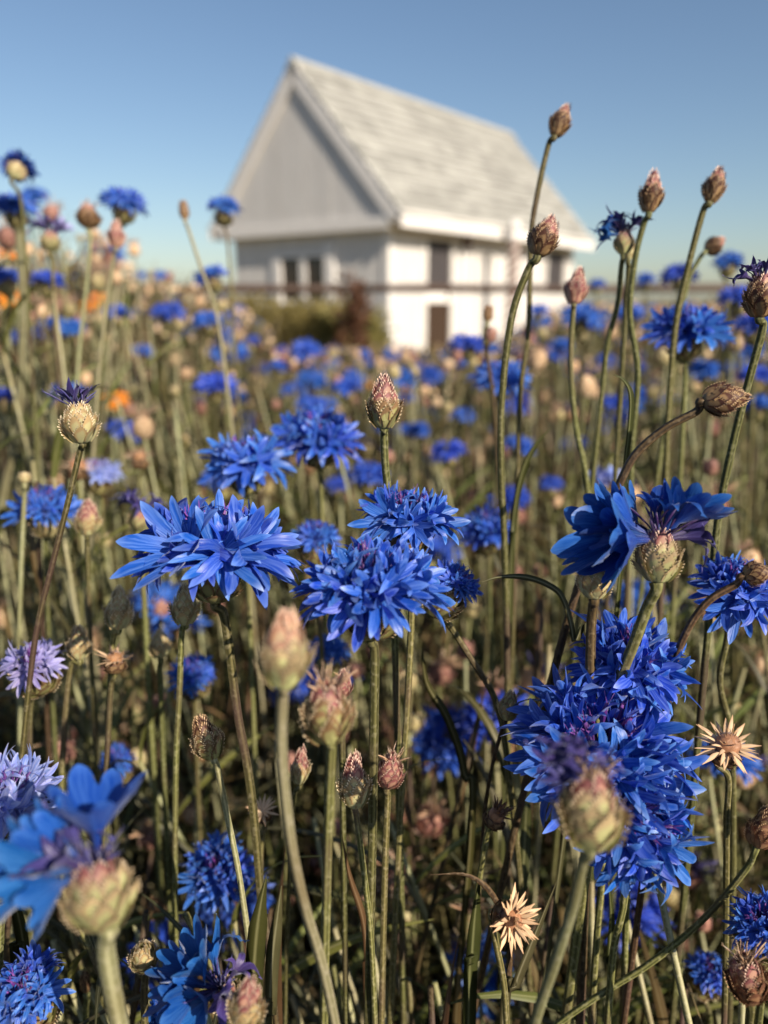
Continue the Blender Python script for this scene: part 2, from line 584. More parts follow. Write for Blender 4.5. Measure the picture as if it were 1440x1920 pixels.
for r_ in range(rows):
    wlist = [rng.uniform(0.7, 1.3) for _ in range(cols)]
    tot = sum(wlist)
    yy = -0.03
    for w_ in wlist:
        wv = w_ / tot * (RL + 0.06)
        s = (r_ + 0.5) * expo - 0.02
        nx, nz = math.sin(ang), math.cos(ang)
        t = -0.026 + rng.uniform(0, 0.006)
        X = Vector((math.cos(ang), 0, -math.sin(ang)))
        Z = Vector((nx, 0, nz))
        tilt = R(3.0)
        X2 = (X * math.cos(tilt) + Z * math.sin(tilt)).normalized()
        Z2 = (Z * math.cos(tilt) - X * math.sin(tilt)).normalized()
        P = Vector((xm, yy + wv / 2, ZR)) + X * s + Z * (t + 0.004)
        Lx = expo * rng.uniform(1.25, 1.42)
        Mx = Matrix(((X2.x * Lx, 0, Z2.x * 0.022, P.x), (0, wv * 0.975, 0, P.y), (X2.z * Lx, 0, Z2.z * 0.022, P.z), (0, 0, 0, 1)))
        link('shingle', shing[(r_ * 7 + int(w_ * 100)) % 4], roof, Mx)
        yy += wv
Vb, Fb = [], []
for r_ in range(rows):
    s0 = r_ * expo
    n = len(Vb)
    for yy in (-0.03, RL + 0.03):
        for (s, t) in ((s0, -0.026), (s0 + expo, 0.02), (s0 + expo, -0.028)):
            Vb.append((xm - s * math.cos(ang) - math.sin(ang) * t, yy, ZR - s * math.sin(ang) + math.cos(ang) * t))
    Fb += [(n, n + 1, n + 4, n + 3), (n + 1, n + 2, n + 5, n + 4), (n, n + 2, n + 1), (n + 3, n + 4, n + 5)]
tag(link('far_slope_shingles', mesh('far_slope_shingles', Vb, Fb, M['shingle'], smooth=False), roof), kind='stuff')
Vb = [(xm - 0.13, -0.035, ZR - 0.12), (xm, -0.035, ZR + 0.045), (xm + 0.13, -0.035, ZR - 0.10), (xm - 0.13, RL + 0.035, ZR - 0.12), (xm, RL + 0.035, ZR + 0.045), (xm + 0.13, RL + 0.035, ZR - 0.10)]
link('ridge_cap', mesh('ridge_cap', Vb, [(0, 1, 4, 3), (1, 2, 5, 4), (0, 2, 1), (3, 4, 5), (0, 3, 5, 2)], M['shingle'], smooth=False), roof)

# openings of the long wall


def opening(name, mat_inner, y0, y1, z0, z1, parts, label=None):
    e = link(name, mesh(name, *(lambda V, Fc: (box(V, Fc, wx1 - 0.045, wx1 - 0.032, y0, y1, z0, z1), V, Fc)[1:])([], []), mat_inner, smooth=False), house)
    fw_ = 0.07
    box_obj('frame', M['trim'], e, wx1 - 0.03, wx1 + 0.03, y0 - fw_, y0, z0 - 0.03, z1 + fw_,
            wx1 - 0.03, wx1 + 0.03, y1, y1 + fw_, z0 - 0.03, z1 + fw_, wx1 - 0.03, wx1 + 0.027, y0, y1, z1, z1 + fw_)
    for (nm, mt, b) in parts:
        box_obj(nm, mt, e, *b)
    return e


e = opening('dutch_door', M['door'], 1.27, 2.07, 0.05, 1.98, [
    ('upper_panel', M['shutter'], (wx1 - 0.03, wx1 - 0.012, 1.28, 2.06, 1.16, 1.97)),
    ('middle_rail', M['trim'], (wx1 - 0.03, wx1 + 0.012, 1.27, 2.07, 0.92, 1.15)),
    ('lower_panel', M['door'], (wx1 - 0.03, wx1 - 0.008, 1.28, 2.06, 0.06, 0.91)),
    ('handle', M['iron'], (wx1 + 0.012, wx1 + 0.05, 1.93, 1.96, 0.98, 1.10))])
opening('window', M['glass'], 2.90, 3.58, 1.20, 1.80, [
    ('muntin', M['trim'], (wx1 - 0.03, wx1 - 0.01, 3.23, 3.25, 1.20, 1.80)),
    ('sill', M['trim'], (wx1 - 0.02, wx1 + 0.06, 2.82, 3.66, 1.13, 1.17))])
opening('window', M['shutter'], 5.9, 6.8, 1.10, 2.0, [
    ('shutter_leaf', M['shutter'], (wx1 - 0.03, wx1 - 0.012, 5.91, 6.34, 1.11, 1.99)),
    ('shutter_leaf', M['shutter'], (wx1 - 0.03, wx1 - 0.012, 6.36, 6.79, 1.11, 1.99))])
# gable window: dark panes, a white post between them, tall white casings
gwin = link('window', mesh('gable_window', *(lambda V, Fc: (box(V, Fc, -2.84, -1.74, wy0 - 0.005, wy0 + 0.028, 0.98, 1.72), V, Fc)[1:])([], []), M['glass'], smooth=False), house)
box_obj('casing', M['trim'], gwin, -3.02, -2.82, wy0 - 0.05, wy0 + 0.03, 0.93, 1.76)
box_obj('casing', M['trim'], gwin, -1.76, -1.54, wy0 - 0.06, wy0 + 0.03, 0.93, 1.90)
box_obj('casing', M['trim'], gwin, -2.82, -1.76, wy0 - 0.045, wy0 + 0.028, 1.69, 1.78)
box_obj('sill', M['trim'], gwin, -3.06, -1.50, wy0 - 0.09, wy0 + 0.03, 0.89, 0.93)
box_obj('mullion', M['trim'], gwin, -2.36, -2.22, wy0 - 0.035, wy0 + 0.028, 0.931, 1.69)

hm = house.matrix_basis.copy()
hm = Matrix.Translation((0.272, 12.74, 0)) @ Matrix.Rotation(HOUSE_ROT, 4, 'Z')


def lathe(prof, seg):
    V, Fc = [], []
    for (r, z) in prof:
        for i in range(seg):
            a = 2 * math.pi * i / seg
            V.append((r * math.cos(a), r * math.sin(a), z))
    for j in range(len(prof) - 1):
        for i in range(seg):
            i2 = (i + 1) % seg
            Fc.append((j * seg + i, j * seg + i2, (j + 1) * seg + i2, (j + 1) * seg + i))
    return V, Fc


# hanging lantern under the eave
lp = hm @ Vector((-0.2, 2.28, ZE - 0.16))
lan = empty('hanging_lantern', lp)
tag(lan, 'dark iron lantern hanging under the cottage eave beside the door', 'lantern')
V, Fc = lathe([(0.004, 0.0), (0.004, -0.06), (0.10, -0.10), (0.11, -0.13), (0.02, -0.135)], 10)
link('hood', mesh('hood', V, Fc, M['iron']), lan)
V, Fc = lathe([(0.075, -0.136), (0.085, -0.24), (0.05, -0.26), (0.02, -0.27), (0.012, -0.38), (0.0, -0.40)], 10)
link('cage', mesh('cage', V, Fc, M['iron']), lan)
# spiral striped pole in front of the long wall
pp = hm @ Vector((0.25, 3.2, 0))
pole = empty('striped_pole', pp)
tag(pole, 'pale pole with brown spiral stripes and round finial before the cottage wall', 'pole')
V, Fc = lathe([(0.17, 0), (0.17, 0.12), (0.12, 0.16), (0.105, 0.3), (0.105, 2.02), (0.14, 2.05), (0.14, 2.12), (0.07, 2.15)], 20)
link('shaft', mesh('shaft', V, Fc, M['trim']), pole)
V, Fc = lathe([(0.07, 2.151), (0.11, 2.22), (0.12, 2.29), (0.08, 2.38), (0.0, 2.42)], 16)
link('finial', mesh('finial', V, Fc, M['trim']), pole)
for s_ in range(2):
    V, Fc = [], []
    n = 160
    for i in range(n + 1):
        z = 0.32 + 1.68 * i / n
        for (dz, r) in ((0, 0.107), (0.055, 0.112), (0.11, 0.107)):
            a = z * 2 * math.pi / 0.36 + s_ * math.pi
            V.append((r * math.cos(a), r * math.sin(a), min(z + dz, 2.02)))
    for i in range(n):
        for j in range(2):
            q = i * 3 + j
            Fc.append((q, q + 3, q + 4, q + 1))
    link('stripe', mesh('stripe', V, Fc, M['stripe']), pole)

# ------------------------------------------------------------------ fence
FY = 7.0
fence = empty('wooden_fence', (0, FY, 0))
tag(fence, 'low weathered post and rail fence crossing in front of the cottage', 'fence')


def tube(path, rad, sides=8, ridge=0.0, k=None):
    """tube along a path, parallel-transported; returns verts, faces, pd"""
    V, Fc, D = [], [], []
    path = [Vector(p) for p in path]
    n = len(path)
    k = rng.random() if k is None else k
    t = (path[1] - path[0]).normalized()
    x = t.orthogonal().normalized()
    for i, p in enumerate(path):
        t2 = (path[min(i + 1, n - 1)] - path[max(i - 1, 0)]).normalized()
        x = (x - t2 * x.dot(t2)).normalized()
        yv = t2.cross(x)
        for j in range(sides):
            a = 2 * math.pi * j / sides
            e = 1.0 if j % 2 == 0 else 0.0
            r = rad[i] * (1 + ridge * (e - 0.5))
            V.append(p + x * (math.cos(a) * r) + yv * (math.sin(a) * r))
            D.append((e, i / (n - 1), k, 1))
    for i in range(n - 1):
        for j in range(sides):
            j2 = (j + 1) % sides
            Fc.append((i * sides + j, i * sides + j2, (i + 1) * sides + j2, (i + 1) * sides + j))
    Fc.append(tuple(range(sides - 1, -1, -1)))
    Fc.append(tuple(range((n - 1) * sides, n * sides)))
    return V, Fc, D


posts = [-7.2, -4.9, -2.6, -0.245, 2.1, 4.4, 6.7]
for px_ in posts:
    pth = [(px_ + rng.uniform(-.01, .01), 0, z) for z in (-0.05, 0.3, 0.7, 1.10)]
    V, Fc, D = tube(pth, [0.055, 0.052, 0.05, 0.045], 10)
    link('post', mesh('post', V, Fc, M['rail'], D), fence)
for z in (1.055, 0.45):
    for a, b in zip(posts[:-1], posts[1:]):
        n = 7
        pth = [(a + (b - a) * i / n, -0.055 + rng.uniform(-.006, .006), z + rng.uniform(-.006, .006)) for i in range(n + 1)]
        V, Fc, D = tube(pth, [0.033 + rng.uniform(0, .005) for _ in pth], 8)
        link('rail', mesh('rail', V, Fc, M['rail'], D), fence)

# ------------------------------------------------------------------ leaves, stems (shared meshes)


def leaf_mesh(name, mat, L, W, curl, twist, segs=7, fold=0.35, k=0.5, droop=0.0):
    """a narrow leaf that starts at the origin along +Z and curls towards +X"""
    V, Fc, D = [], [], []
    p = Vector((0, 0, 0))
    ang_ = 0.0
    for i in range(segs + 1):
        t = i / segs
        w = W * (0.35 + 0.65 * math.sin(min(1, t * 1.6 + 0.25) * math.pi / 2)) * (1 - t ** 2.2) + 0.0001
        d = Vector((math.sin(ang_), 0, math.cos(ang_)))
        nrm = Vector((math.cos(ang_), 0, -math.sin(ang_)))
        side = Vector((0, 1, 0))
        tw = twist * t
        side2 = side * math.cos(tw) + nrm * math.sin(tw)
        nrm2 = nrm * math.cos(tw) - side * math.sin(tw)
        V += [p + side2 * w - nrm2 * (-w * fold), p.copy(), p - side2 * w - nrm2 * (-w * fold)]
        D += [(1, t, k, 1), (0, t, k, 1), (1, t, k, 1)]
        p = p + d * (L / segs)
        ang_ += (curl + droop * t) / segs
    for i in range(segs):
        q = i * 3
        Fc += [(q, q + 3, q + 4, q + 1), (q + 1, q + 4, q + 5, q + 2)]
    return mesh(name, V, Fc, mat, D)


LEAVES = []
for i in range(12):
    mat = M[('leaf_sunlit', 'leaf_grey', 'leaf', 'leaf_grey', 'leaf_sunlit', 'leaf_dry')[i % 6]]
    LEAVES.append(leaf_mesh('leaf', mat, rng.uniform(0.055, 0.11), rng.uniform(0.0013, 0.0027), rng.uniform(0.2, 1.6),
                            rng.uniform(-1.2, 1.2), 7, rng.uniform(0.2, 0.6), rng.random(), rng.uniform(0, 1.2)))


def catmull(P, n):
    P = [Vector(p) for p in P]
    P = [P[0] * 2 - P[1]] + P + [P[-1] * 2 - P[-2]]
    out = []
    segs = len(P) - 3
    for i in range(segs):
        a, b, c, d = P[i:i + 4]
        for j in range(n):
            t = j / n
            out.append(0.5 * ((2 * b) + (c - a) * t + (2 * a - 5 * b + 4 * c - d) * t * t + (3 * b - a - 3 * c + d) * t ** 3))
    out.append(P[-2])
    return out


def place_leaf(parent, pt, out_az, tilt, scale=1.0, me=None):
    """leaf at pt of its parent's space: leaves the stem at a steep angle, out towards azimuth"""
    me = me or rng.choice(LEAVES)
    Mx = Matrix.Translation(pt) @ Matrix.Rotation(out_az, 4, 'Z') @ Matrix.Rotation(tilt, 4, 'Y') @ Matrix.Diagonal((scale, scale, scale, 1))
    return link('leaf', me, parent, Mx)


# ------------------------------------------------------------------ floret meshes


def floret_geo(rg, n=7, flare=0.5, tube_end=0.30, split=0.56, obl=0.28, recurve=0.12, shrivel=0.0, open_=1.0, pt=0.9):
    """trumpet floret, base at origin, length 1 along +Z; +X is the outer, longer side"""
    V, Fc, D = [], [], []
    lf = [(1 + obl * math.cos(2 * math.pi * j / n)) * rg.uniform(0.86, 1.12) for j in range(n)]
    wide = [rg.uniform(0.85, 1.05) for j in range(n)]
    twa = [rg.uniform(-0.16, 0.16) for j in range(n)]
    rec = [recurve * rg.uniform(-0.4, 2.0) for j in range(n)]
    kk = [rg.random() for j in range(n)]
    base_rows = [0.0, tube_end * 0.6, tube_end, tube_end + (split - tube_end) * 0.5, split]
    free = [0.25, 0.5, 0.75, 0.92, 1.0]

    def prof(v, ell):
        if v <= tube_end:
            return 0.028 + 0.03 * v / tube_end, v
        q = (v - tube_end) / (1 - tube_end)
        return 0.058 + flare * open_ * (q ** 0.85) * ell, tube_end + (1 - tube_end) * q * ell * (1.0 - 0.22 * q)

    for j in range(n):
        jm, jp = (j - 1) % n, (j + 1) % n
        ph = 2 * math.pi * j / n
        da = math.pi / n
        start = len(V)
        for v in base_rows:
            for (c, off, ell) in ((-1, -da, (lf[j] + lf[jm]) / 2), (0, 0, lf[j]), (1, da, (lf[j] + lf[jp]) / 2)):
                r, z = prof(v, ell)
                if c == 0:
                    r *= 1.0 + 0.10 * v
                V.append((r * math.cos(ph + off), r * math.sin(ph + off), z))
                D.append((v, 0.5 + 0.5 * c, kk[j], 1))
        for s in free:
            v = split + (1 - split) * s
            wv = (1 - s) ** pt * wide[j] * (0.80 + 0.42 * s)
            for c in (-1, 0, 1):
                edge = lf[jm] if c < 0 else lf[jp]
                ell = lf[j] if c == 0 else lf[j] * (0.55 + 0.45 * s) + edge * (0.45 - 0.45 * s)
                r, z = prof(v, ell)
                a = ph + c * da * wv + twa[j] * s
                r2 = r + rec[j] * s * s * 0.6
                z2 = z - rec[j] * s * s
                if c == 0:
                    r2 *= 1.0 + 0.09 * (1 - s)
                    z2 -= 0.03 * (1 - s)
                if shrivel:
                    a = ph + c * da * wv * (1 - 0.6 * shrivel * s) + twa[j] * 2.5 * s
                    r2 *= 1 - 0.25 * shrivel * s * rg.uniform(0, 1)
                V.append((r2 * math.cos(a), r2 * math.sin(a), z2))
                D.append((v, 0.5 + 0.5 * c * wv, kk[j], 1))
        nr = len(base_rows) + len(free)
        for i in range(nr - 1):
            q = start + i * 3
            Fc += [(q, q + 3, q + 4, q + 1), (q + 1, q + 4, q + 5, q + 2)]
    return np.array(V), np.array(Fc), np.array(D)


def disc_geo(rg, n=14, spread=0.55, L=(0.5, 0.75), r=0.035, fork=True, bend=0.15):
    """slender inner florets with split tips"""
    V, Fc, D = [], [], []
    for i in range(n):
        a = rg.uniform(0, 2 * math.pi)
        th = spread * math.sqrt(rg.random())
        ll = rg.uniform(*L)
        k = rg.random()
        d = Vector((math.sin(th) * math.cos(a), math.sin(th) * math.sin(a), math.cos(th)))
        b = Vector((math.cos(a), math.sin(a), 0)) * 0.09 * math.sqrt(rg.random())
        side = d.cross(Vector((0.3, 0.7, 0.2))).normalized()
        nn = d.cross(side)
        bow = Vector((rg.uniform(-1, 1), rg.uniform(-1, 1), rg.uniform(-0.3, 0.3))) * bend
        prev = None
        rows_ = [(0, 0.6), (0.45, 0.9), (0.8, 1.5), (1.0, 0.8)]
        for (t, w) in rows_:
            p = b + d * (ll * t) + bow * t * t * ll
            q = len(V)
            for (sx_, sn) in ((1, 0), (-0.5, 0.87), (-0.5, -0.87)):
                V.append(tuple(p + side * (r * w * sx_) + nn * (r * w * sn)))
                D.append((t, 0.5 + 0.5 * sx_, k, 1))
            if prev is not None:
                for c in range(3):
                    c2 = (c + 1) % 3
                    Fc.append((prev + c, prev + c2, q + c2, q + c))
            prev = q
        if fork:
            top = b + d * ll + bow * ll
            for c in range(3):
                aa = 2.1 * c + a
                e = side * math.cos(aa) + nn * math.sin(aa)
                q = len(V)
                for pt, t in ((top + e * r * 0.4 + nn * r * 0.4, 0.9), (top + e * r * 0.4 - nn * r * 0.4, 0.9), (top + e * r * 2.2 + d * r * 4.5, 1.0), (top + e * r * 2.0 + d * r * 4.7, 1.0)):
                    V.append(tuple(pt))
                    D.append((t, 0.5, k, 1))
                Fc.append((q, q + 1, q + 2, q + 3))
    return np.array(V), np.array(Fc), np.array(D)


def gmesh(name, g, mat):
    return mesh(name, g[0], g[1].tolist(), mat, g[2])


rg = random.Random(5)
FLORET_GEO = [floret_geo(rg, rg.choice((8, 9, 9, 10)), rg.uniform(0.42, 0.58), rg.uniform(0.28, 0.38), rg.uniform(0.50, 0.60), rg.uniform(0.08, 0.25), rg.uniform(0.02, 0.2)) for _ in range(7)]
BROAD_GEO = [floret_geo(rg, rg.choice((8, 8, 9)), rg.uniform(0.42, 0.55), 0.34, 0.74, 0.15, 0.0, 0.0, 1.0, 0.7) for _ in range(4)]
WILT_GEO = [floret_geo(rg, rg.choice((5, 6, 7)), rg.uniform(0.20, 0.36), 0.4, 0.6, 0.3, 0.3, 0.9) for _ in range(4)]
DISC_GEO = [disc_geo(rg, 16) for _ in range(3)]
TUFT_GEO = [disc_geo(rg, 26, 0.9, (0.35, 0.8), 0.022, True, 0.5) for _ in range(3)]
FLORET = {m: [gmesh('floret', g, M[m]) for g in FLORET_GEO] for m in ('petal', 'petal_pale', 'petal_lav')}
FLORET['petal_teal'] = [gmesh('floret', g, M['petal_teal']) for g in BROAD_GEO]
WILT = {m: [gmesh('floret', g, M[m]) for g in WILT_GEO] for m in ('petal_dusk', 'petal_teal', 'petal_lav')}
DISC = {m: [gmesh('inner_florets', g, M[m]) for g in DISC_GEO] for m in ('disc', 'disc_dark')}
TUFT = {m: [gmesh('tuft', g, M[m]) for g in TUFT_GEO] for m in ('disc_dark', 'tan_tuft', 'petal_dusk', 'chaff')}


def ring_matrices(rg, n_out, n_mid, L, droop=0.0, arc=None, th_out=(52, 80), th_mid=(30, 52)):
    """placement of florets on a head whose axis is +Z"""
    out = []
    for (n, th, ll, r0) in ((n_out, th_out, 1.0, 0.20), (n_mid, th_mid, 0.84, 0.10)):
        ph0 = rg.uniform(0, 6.28)
        for i in range(n):
            ph = ph0 + 2 * math.pi * (i + rg.uniform(-0.3, 0.3)) / n
            if arc is not None:
                ph = arc[0] + (arc[1] - arc[0]) * (i + rg.uniform(0.1, 0.9)) / n
            t = R(rg.uniform(*th)) + droop * rg.random()
            s = L * ll * rg.uniform(0.80, 1.15)
            Mx = Matrix.Rotation(ph, 4, 'Z') @ Matrix.Translation((r0 * L, 0, rg.uniform(-.04, .04) * L)) @ Matrix.Rotation(t, 4, 'Y') @ Matrix.Rotation(rg.uniform(-0.35, 0.35), 4, 'Z') @ Matrix.Diagonal((s * rg.uniform(.9, 1.1), s * rg.uniform(.9, 1.1), s, 1))
            out.append(Mx)
    return out


def join_geo(parts):
    Vs, Qs, Ds, o = [], [], [], 0
    for (V, Q, D), Mx in parts:
        A = np.array(Mx)
        Vs.append(V @ A[:3, :3].T + A[:3, 3])
        Qs.append(Q + o)
        Ds.append(D)
        o += len(V)
    return np.vstack(Vs), np.vstack(Qs), np.vstack(Ds)


# blooms of the wider field: all florets of a head in one mesh, unit head radius about 1
BLOOM_GEO = []
for i in range(6):
    ms = ring_matrices(rg, 10, 5, 1.0)
    BLOOM_GEO.append(join_geo([(FLORET_GEO[rg.randrange(7)], m) for m in ms]))
BLOOM = {m: [gmesh('bloom', g, M[m]) for g in BLOOM_GEO] for m in ('petal_far', 'petal_lav')}
CRUDE = []
for i in range(4):
    small = [floret_geo(rg, 5, 0.5, 0.3, 0.5) for _ in range(2)]
    small = [(g[0], g[1][::1], g[2]) for g in small]
    ms = ring_matrices(rg, 7, 2, 1.0)
    CRUDE.append(join_geo([(small[rg.randrange(2)], m) for m in ms]))

# ------------------------------------------------------------------ involucres (scaly cups under the blooms) and bracts
PROF_OPEN = [(0.22, 0.0), (0.62, 0.06), (0.90, 0.20), (1.0, 0.38), (0.93, 0.56), (0.74, 0.74), (0.56, 0.88), (0.50, 1.0)]
PROF_BUD = [(0.22, 0.0), (0.62, 0.07), (0.92, 0.22), (1.0, 0.40), (0.94, 0.58), (0.74, 0.76), (0.42, 0.91), (0.06, 1.0)]


def prof_at(prof, v):
    for (r0, z0), (r1, z1) in zip(prof[:-1], prof[1:]):
        if z0 <= v <= z1:
            t = (v - z0) / (z1 - z0)
            d = Vector((r1 - r0, z1 - z0))
            return r0 + (r1 - r0) * t, d
    return prof[-1][0], Vector((prof[-1][0] - prof[-2][0], prof[-1][1] - prof[-2][1]))


def bract_geo(rg, width=0.44, teeth=True, long_=False):
    """scale along +Y from 0 to 1, outside +Z"""
    ys_ = [(0.0, 0.7), (0.3, 1.0), (0.58, 0.92), (0.82, 0.55), (1.0, 0.10)]
    if long_:
        ys_ = [(0.0, 0.7), (0.35, 1.0), (0.7, 0.8), (1.0, 0.08)]
    V, Fc, D = [], [], []
    k = rg.random()
    lo = rg.uniform(-0.05, 0.05)
    for (yy, w) in ys_:
        h = w * width
        cz = 0.07 * math.sin(yy * math.pi) + (0.03 * yy ** 3)
        for c in (-1, 0, 1):
            V.append((c * h + lo * yy, yy, cz - (0.28 * h if c else 0)))
            D.append((0.62 if c else (0.0 if yy < 0.8 else 0.6), yy, k, 1))
    for i in range(len(ys_) - 1):
        q = i * 3
        Fc += [(q, q + 3, q + 4, q + 1), (q + 1, q + 4, q + 5, q + 2)]
    if teeth:
        for c in (-1, 1):
            for t in (0.42, 0.58, 0.72, 0.85, 0.96):
                w0 = np.interp(t, [a for a, _ in ys_], [b for _, b in ys_]) * width
                w1 = np.interp(t + 0.07, [a for a, _ in ys_], [b for _, b in ys_]) * width
                zz = 0.10 * math.sin(t * math.pi) - 0.28 * w0
                q = len(V)
                ln = rg.uniform(0.09, 0.17)
                V += [(c * w0, t, zz), (c * w1, t + 0.07, zz), (c * (w1 + ln * 0.75), t + 0.07 + ln, zz + 0.05), (c * (w0 + ln * 0.8), t + 0.03 + ln, zz + 0.05)]
                D += [(0.62, t, k, 1), (0.62, t, k, 1), (1, t, k, 1), (1, t, k, 1)]
                Fc.append((q, q + 1, q + 2, q + 3))
    return np.array(V, dtype=float), np.array(Fc), np.array(D)


BR_GEO = [bract_geo(rg, rg.uniform(0.36, 0.48)) for _ in range(4)]
LONG_GEO = [bract_geo(rg, rg.uniform(0.055, 0.10), False, True) for _ in range(4)]
BRACT = {m: [gmesh('bract', g, M[m]) for g in BR_GEO] for m in ('br_green', 'br_pale', 'br_pink', 'br_brown', 'br_dry', 'br_soft', 'br_blush')}
LONGB = {m: [gmesh('bract', g, M[m]) for g in LONG_GEO] for m in ('br_straw', 'br_dry', 'br_pink')}


def bract_places(prof, Rr, Hh, rg, rows_):
    """(matrix in cup space, v)"""
    out = []
    for (v, n) in rows_:
        ph0 = rg.uniform(0, 6.28)
        r, d = prof_at(prof, v)
        for i in range(n):
            ph = ph0 + 2 * math.pi * i / n + rg.uniform(-0.06, 0.06)
            er = Vector((math.cos(ph), math.sin(ph), 0))
            et = Vector((-math.sin(ph), math.cos(ph), 0))
            up = (er * d.x * Rr + Vector((0, 0, 1)) * d.y * Hh).normalized()
            nr = et.cross(up)
            if nr.dot(er) < 0:
                nr = -nr
            tl = R(rg.uniform(-2, 5))
            up2 = (up * math.cos(tl) + nr * math.sin(tl)).normalized()
            nr2 = (nr * math.cos(tl) - up * math.sin(tl)).normalized()
            L = Hh * rg.uniform(0.33, 0.40)
            W = max(L, 2 * math.pi * r * Rr / n * 1.25)
            p = er * (r * Rr + 0.00015) + Vector((0, 0, v * Hh))
            X, Y, Z = up2.cross(nr2) * W, up2 * L, nr2 * L
            out.append((Matrix(((X.x, Y.x, Z.x, p.x), (X.y, Y.y, Z.y, p.y), (X.z, Y.z, Z.z, p.z), (0, 0, 0, 1))), v))
    return out


ROWS_FULL = [(0.05, 8), (0.20, 9), (0.36, 10), (0.53, 9), (0.69, 7)]


def cup_geo(prof, seg=12):
    V, Fc = lathe(prof, seg)
    D = []
    for (r, z) in prof:
        for i in range(seg):
            D.append((0.15, z, 0.5, 1))
    return np.array(V, dtype=float), np.array(Fc), np.array(D)


CUP_GEO = {'open': cup_geo(PROF_OPEN), 'bud': cup_geo(PROF_BUD)}
CUP = {(s, m): gmesh('involucre', CUP_GEO[s], M[m]) for s in ('open', 'bud') for m in ('br_green', 'br_pale', 'br_pink', 'br_brown', 'br_dry', 'br_soft', 'br_blush')}
# joined involucres for the field, unit radius 1 and height 2.5
JCUP = {}
for s, prof in (('open', PROF_OPEN), ('bud', PROF_BUD)):
    for m in ('br_green', 'br_pale', 'br_pink', 'br_brown', 'br_straw'):
        lst = []
        for q in range(2):
            parts = [(CUP_GEO[s], Matrix.Diagonal((1, 1, 2.5, 1)))]
            parts += [(BR_GEO[rg.randrange(4)], mm) for mm, v in bract_places(prof, 1.0, 2.5, rg, [(0.08, 6), (0.30, 7), (0.55, 6)])]
            lst.append(gmesh('involucre', join_geo(parts), M[m]))
        JCUP[(s, m)] = lst

# ------------------------------------------------------------------ plants built one by one


def stem_path(head, dirn, pts, y0, lean=None):
    """from the head down through the given points, then on to the soil"""
    P = [head]
    q0 = at_y(pts[0][0], pts[0][1], y0)
    P.append(head - dirn * min(0.006, 0.3 * (q0 - head).length))
    for i, q in enumerate(pts):
        P.append(at_y(q[0], q[1], y0 + 0.0015 * (i + 1)))
    last = P[-1]
    prev = P[-2]
    t = last - prev
    t.normalize()
    if t.z > -0.45:
        t = Vector((t.x, t.y * 0.5, -0.5)).normalized()
    z = last.z
    sx_, sy_ = t.x / -t.z, t.y / -t.z
    for fr in (0.955, 0.88, 0.76, 0.58, 0.36, 0.15, 0.0):
        nz = last.z * fr if fr > 0 else -0.02
        dz = z - nz
        decay = fr
        lx = P[-1].x + sx_ * dz * decay * 0.8
        ly = P[-1].y + max(-0.02, sy_ * dz * decay * 0.5)
        P.append(Vector((lx, ly, nz)))
        z = nz
    return P


def make_stem(thing, base, P, rad, mat, leaves, rg, per=6, leaf_from=None):
    pts = catmull(P, per)
    n = len(pts)
    rads = []
    for i in range(n):
        t = i / (n - 1)
        r = 0.80 * rad * (1.0 + 0.2 * t)
        if i < per:
            r *= 1.25 - 0.25 * i / per
        rads.append(r * rg.uniform(0.97, 1.03))
    V, Fc, D = tube([p - base for p in pts], rads, 10, 0.22, rg.random())
    st = link('stem', mesh('stem', V, Fc, mat, D), thing)
    # leaves along the visible part
    for i in range(leaves):
        ok = [j for j in range(n) if (pts[j] - pts[0]).length > 0.10 and pts[j].z > 0.35]
        if not ok:
            break
        j = rg.choice(ok)
        place_leaf(st, pts[j] - base, rg.uniform(0, 6.28), R(rg.uniform(8, 38)), rg.uniform(0.6, 1.05))
    return st


def new_thing(name, P, label, cat, group):
    base = Vector((P[-1].x, P[-1].y, 0))
    e = empty(name, base)
    tag(e, label, cat, group)
    return e, base


def add_cup(thing, base, top, axis, Rr, Hh, shape, mats, rg, bracts=True, rows_=ROWS_FULL):
    """involucre whose top stands at 'top'; mats = (lower, upper)"""
    bot = top - axis * Hh
    Mx = Matrix.Translation(bot - base) @ frame(axis)
    if not bracts:
        s = Rr
        return link('involucre', rg.choice(JCUP[(shape, mats[0] if mats[0] != 'br_dry' else 'br_brown')]), thing, Mx @ Matrix.Diagonal((s, s, Hh / 2.5, 1)))
    cup = link('involucre', CUP[(shape, mats[0])], thing, Mx)
    cup.scale = (Rr, Rr, Hh)
    S = Matrix.Diagonal((1 / Rr, 1 / Rr, 1 / Hh, 1))
    prof = PROF_OPEN if shape == 'open' else PROF_BUD
    rr = list(rows_) + ([(0.80, 6)] if shape == 'bud' else [])
    for mm, v in bract_places(prof, Rr, Hh, rg, rr):
        pick = mats[1] if v > 0.60 or (v > 0.5 and rg.random() < 0.3) else mats[0]
        link('bract', rg.choice(BRACT[pick]), cup, S @ mm)
    return cup


HERO_POS = []


